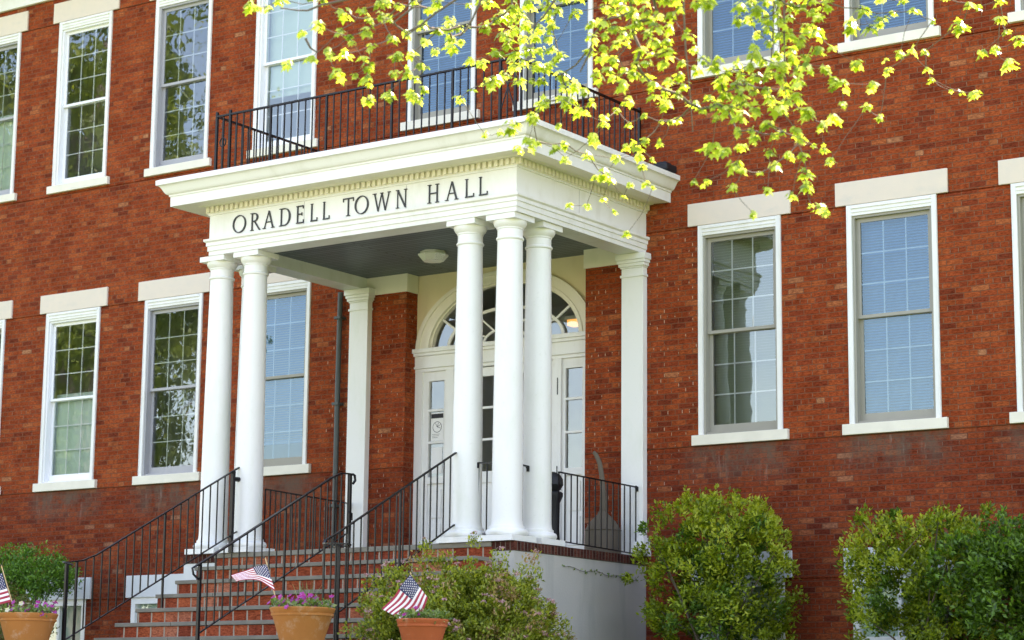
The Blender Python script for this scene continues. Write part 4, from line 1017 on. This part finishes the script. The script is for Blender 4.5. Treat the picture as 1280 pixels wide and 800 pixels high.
reparent(lim.build('branches', M['bark']), TR); reparent(tw.build('twigs', M['twig']), TR); reparent(leaf.build('leaves', M['maple']), TR)

# ---------------------------------------------------------------- trees across the street, seen mirrored in the panes
def far_tree(label, x, y, H, R_, seed):
    random.seed(seed); z0 = gz(y); T = thing('street_tree', label, 'tree', (x, y, z0), 'trees mirrored in the window panes')
    m = MB(); m.tube([(0, 0, -.1), (.05, 0, H*.3), (-.1, .1, H*.6), (0, 0, H*.85)], [.4, .3, .18, .05], 10)
    for i in range(7):
        a = random.uniform(0, 6.28); h = H*random.uniform(.3, .6); m.tube([(0, 0, h), (R_*.4*math.cos(a), R_*.4*math.sin(a), h+H*.12), (R_*.75*math.cos(a), R_*.75*math.sin(a), h+H*.2)], [.13, .08, .02], 6)
    m.build('trunk', M['bark'], T)
    l = MB()
    for i in range(230):
        u = rnd_unit(); r = random.random()**.4; c = Vector((u.x*R_*r, u.y*R_*r, H*.62+u.z*H*.38*r)); k = random.uniform(.6, 1.3)
        for j in range(46): p = c+rnd_unit()*k*random.random()**.5; leaflet(l, p, rnd_unit(), (rnd_unit()+Vector((0, 0, .6))).normalized(), .34, .26)
    l.build('crown', M['far_leaf'], T)
for i, (x, y, H, R_) in enumerate(((-49, -26, 34, 7), (-40.5, -24, 27, 4.8), (-58, -40, 30, 8), (-54, -34, 22, 7), (-12, -46, 9, 4.5), (-24, -46, 10, 4.5))):
    far_tree('broad green tree across the street, mirrored in the window panes', x, y, H, R_, 40+i)

# ---------------------------------------------------------------- light, sky, camera
SUN_EL, SUN_AZ = 56, 25          # sun stands behind the building, a little to the right
w = bpy.data.worlds.new('World'); SC.world = w; w.use_nodes = True; nt = w.node_tree; nt.nodes.clear()
sky = nt.nodes.new('ShaderNodeTexSky'); sky.sky_type = 'NISHITA'; sky.sun_disc = False; sky.sun_elevation = RAD(SUN_EL); sky.sun_rotation = RAD(SUN_AZ); sky.air_density = 1.2; sky.dust_density = .7
bg = nt.nodes.new('ShaderNodeBackground'); bg.inputs[1].default_value = .15; ow = nt.nodes.new('ShaderNodeOutputWorld')
nt.links.new(sky.outputs[0], bg.inputs[0]); nt.links.new(bg.outputs[0], ow.inputs[0])
ld = bpy.data.lights.new('sun', 'SUN'); ld.energy = 5; ld.angle = RAD(.5); ld.color = (1, .95, .88)
lo = bpy.data.objects.new('sun', ld); COL.objects.link(lo)
el, az = RAD(SUN_EL), RAD(SUN_AZ); sd = Vector((math.sin(az)*math.cos(el), math.cos(az)*math.cos(el), math.sin(el)))
lo.rotation_euler = sd.to_track_quat('Z', 'Y').to_euler(); lo.location = (0, 20, 30)

cd = bpy.data.cameras.new('camera'); cam = bpy.data.objects.new('camera', cd); COL.objects.link(cam); SC.camera = cam
cd.sensor_width = 36; cd.lens = 77.803; cd.clip_end = 2000; cd.clip_start = .1
Mx = Matrix((CR, CU, -CF)).transposed().to_4x4(); Mx.translation = CAM; cam.matrix_world = Mx
cd.dof.use_dof = True; cd.dof.focus_distance = 26.0; cd.dof.aperture_fstop = 2.2
vs = SC.view_settings; SC.display_settings.display_device = 'sRGB'
vs.view_transform = 'Standard'; vs.look = 'None'; vs.gamma = 1; vs.use_curve_mapping = False
vs.exposure = 2.25
vs.use_white_balance = True; vs.white_balance_temperature = 7700; vs.white_balance_tint = 24
SC.cycles.max_bounces = 8; SC.cycles.transparent_max_bounces = 16; SC.cycles.use_denoising = True
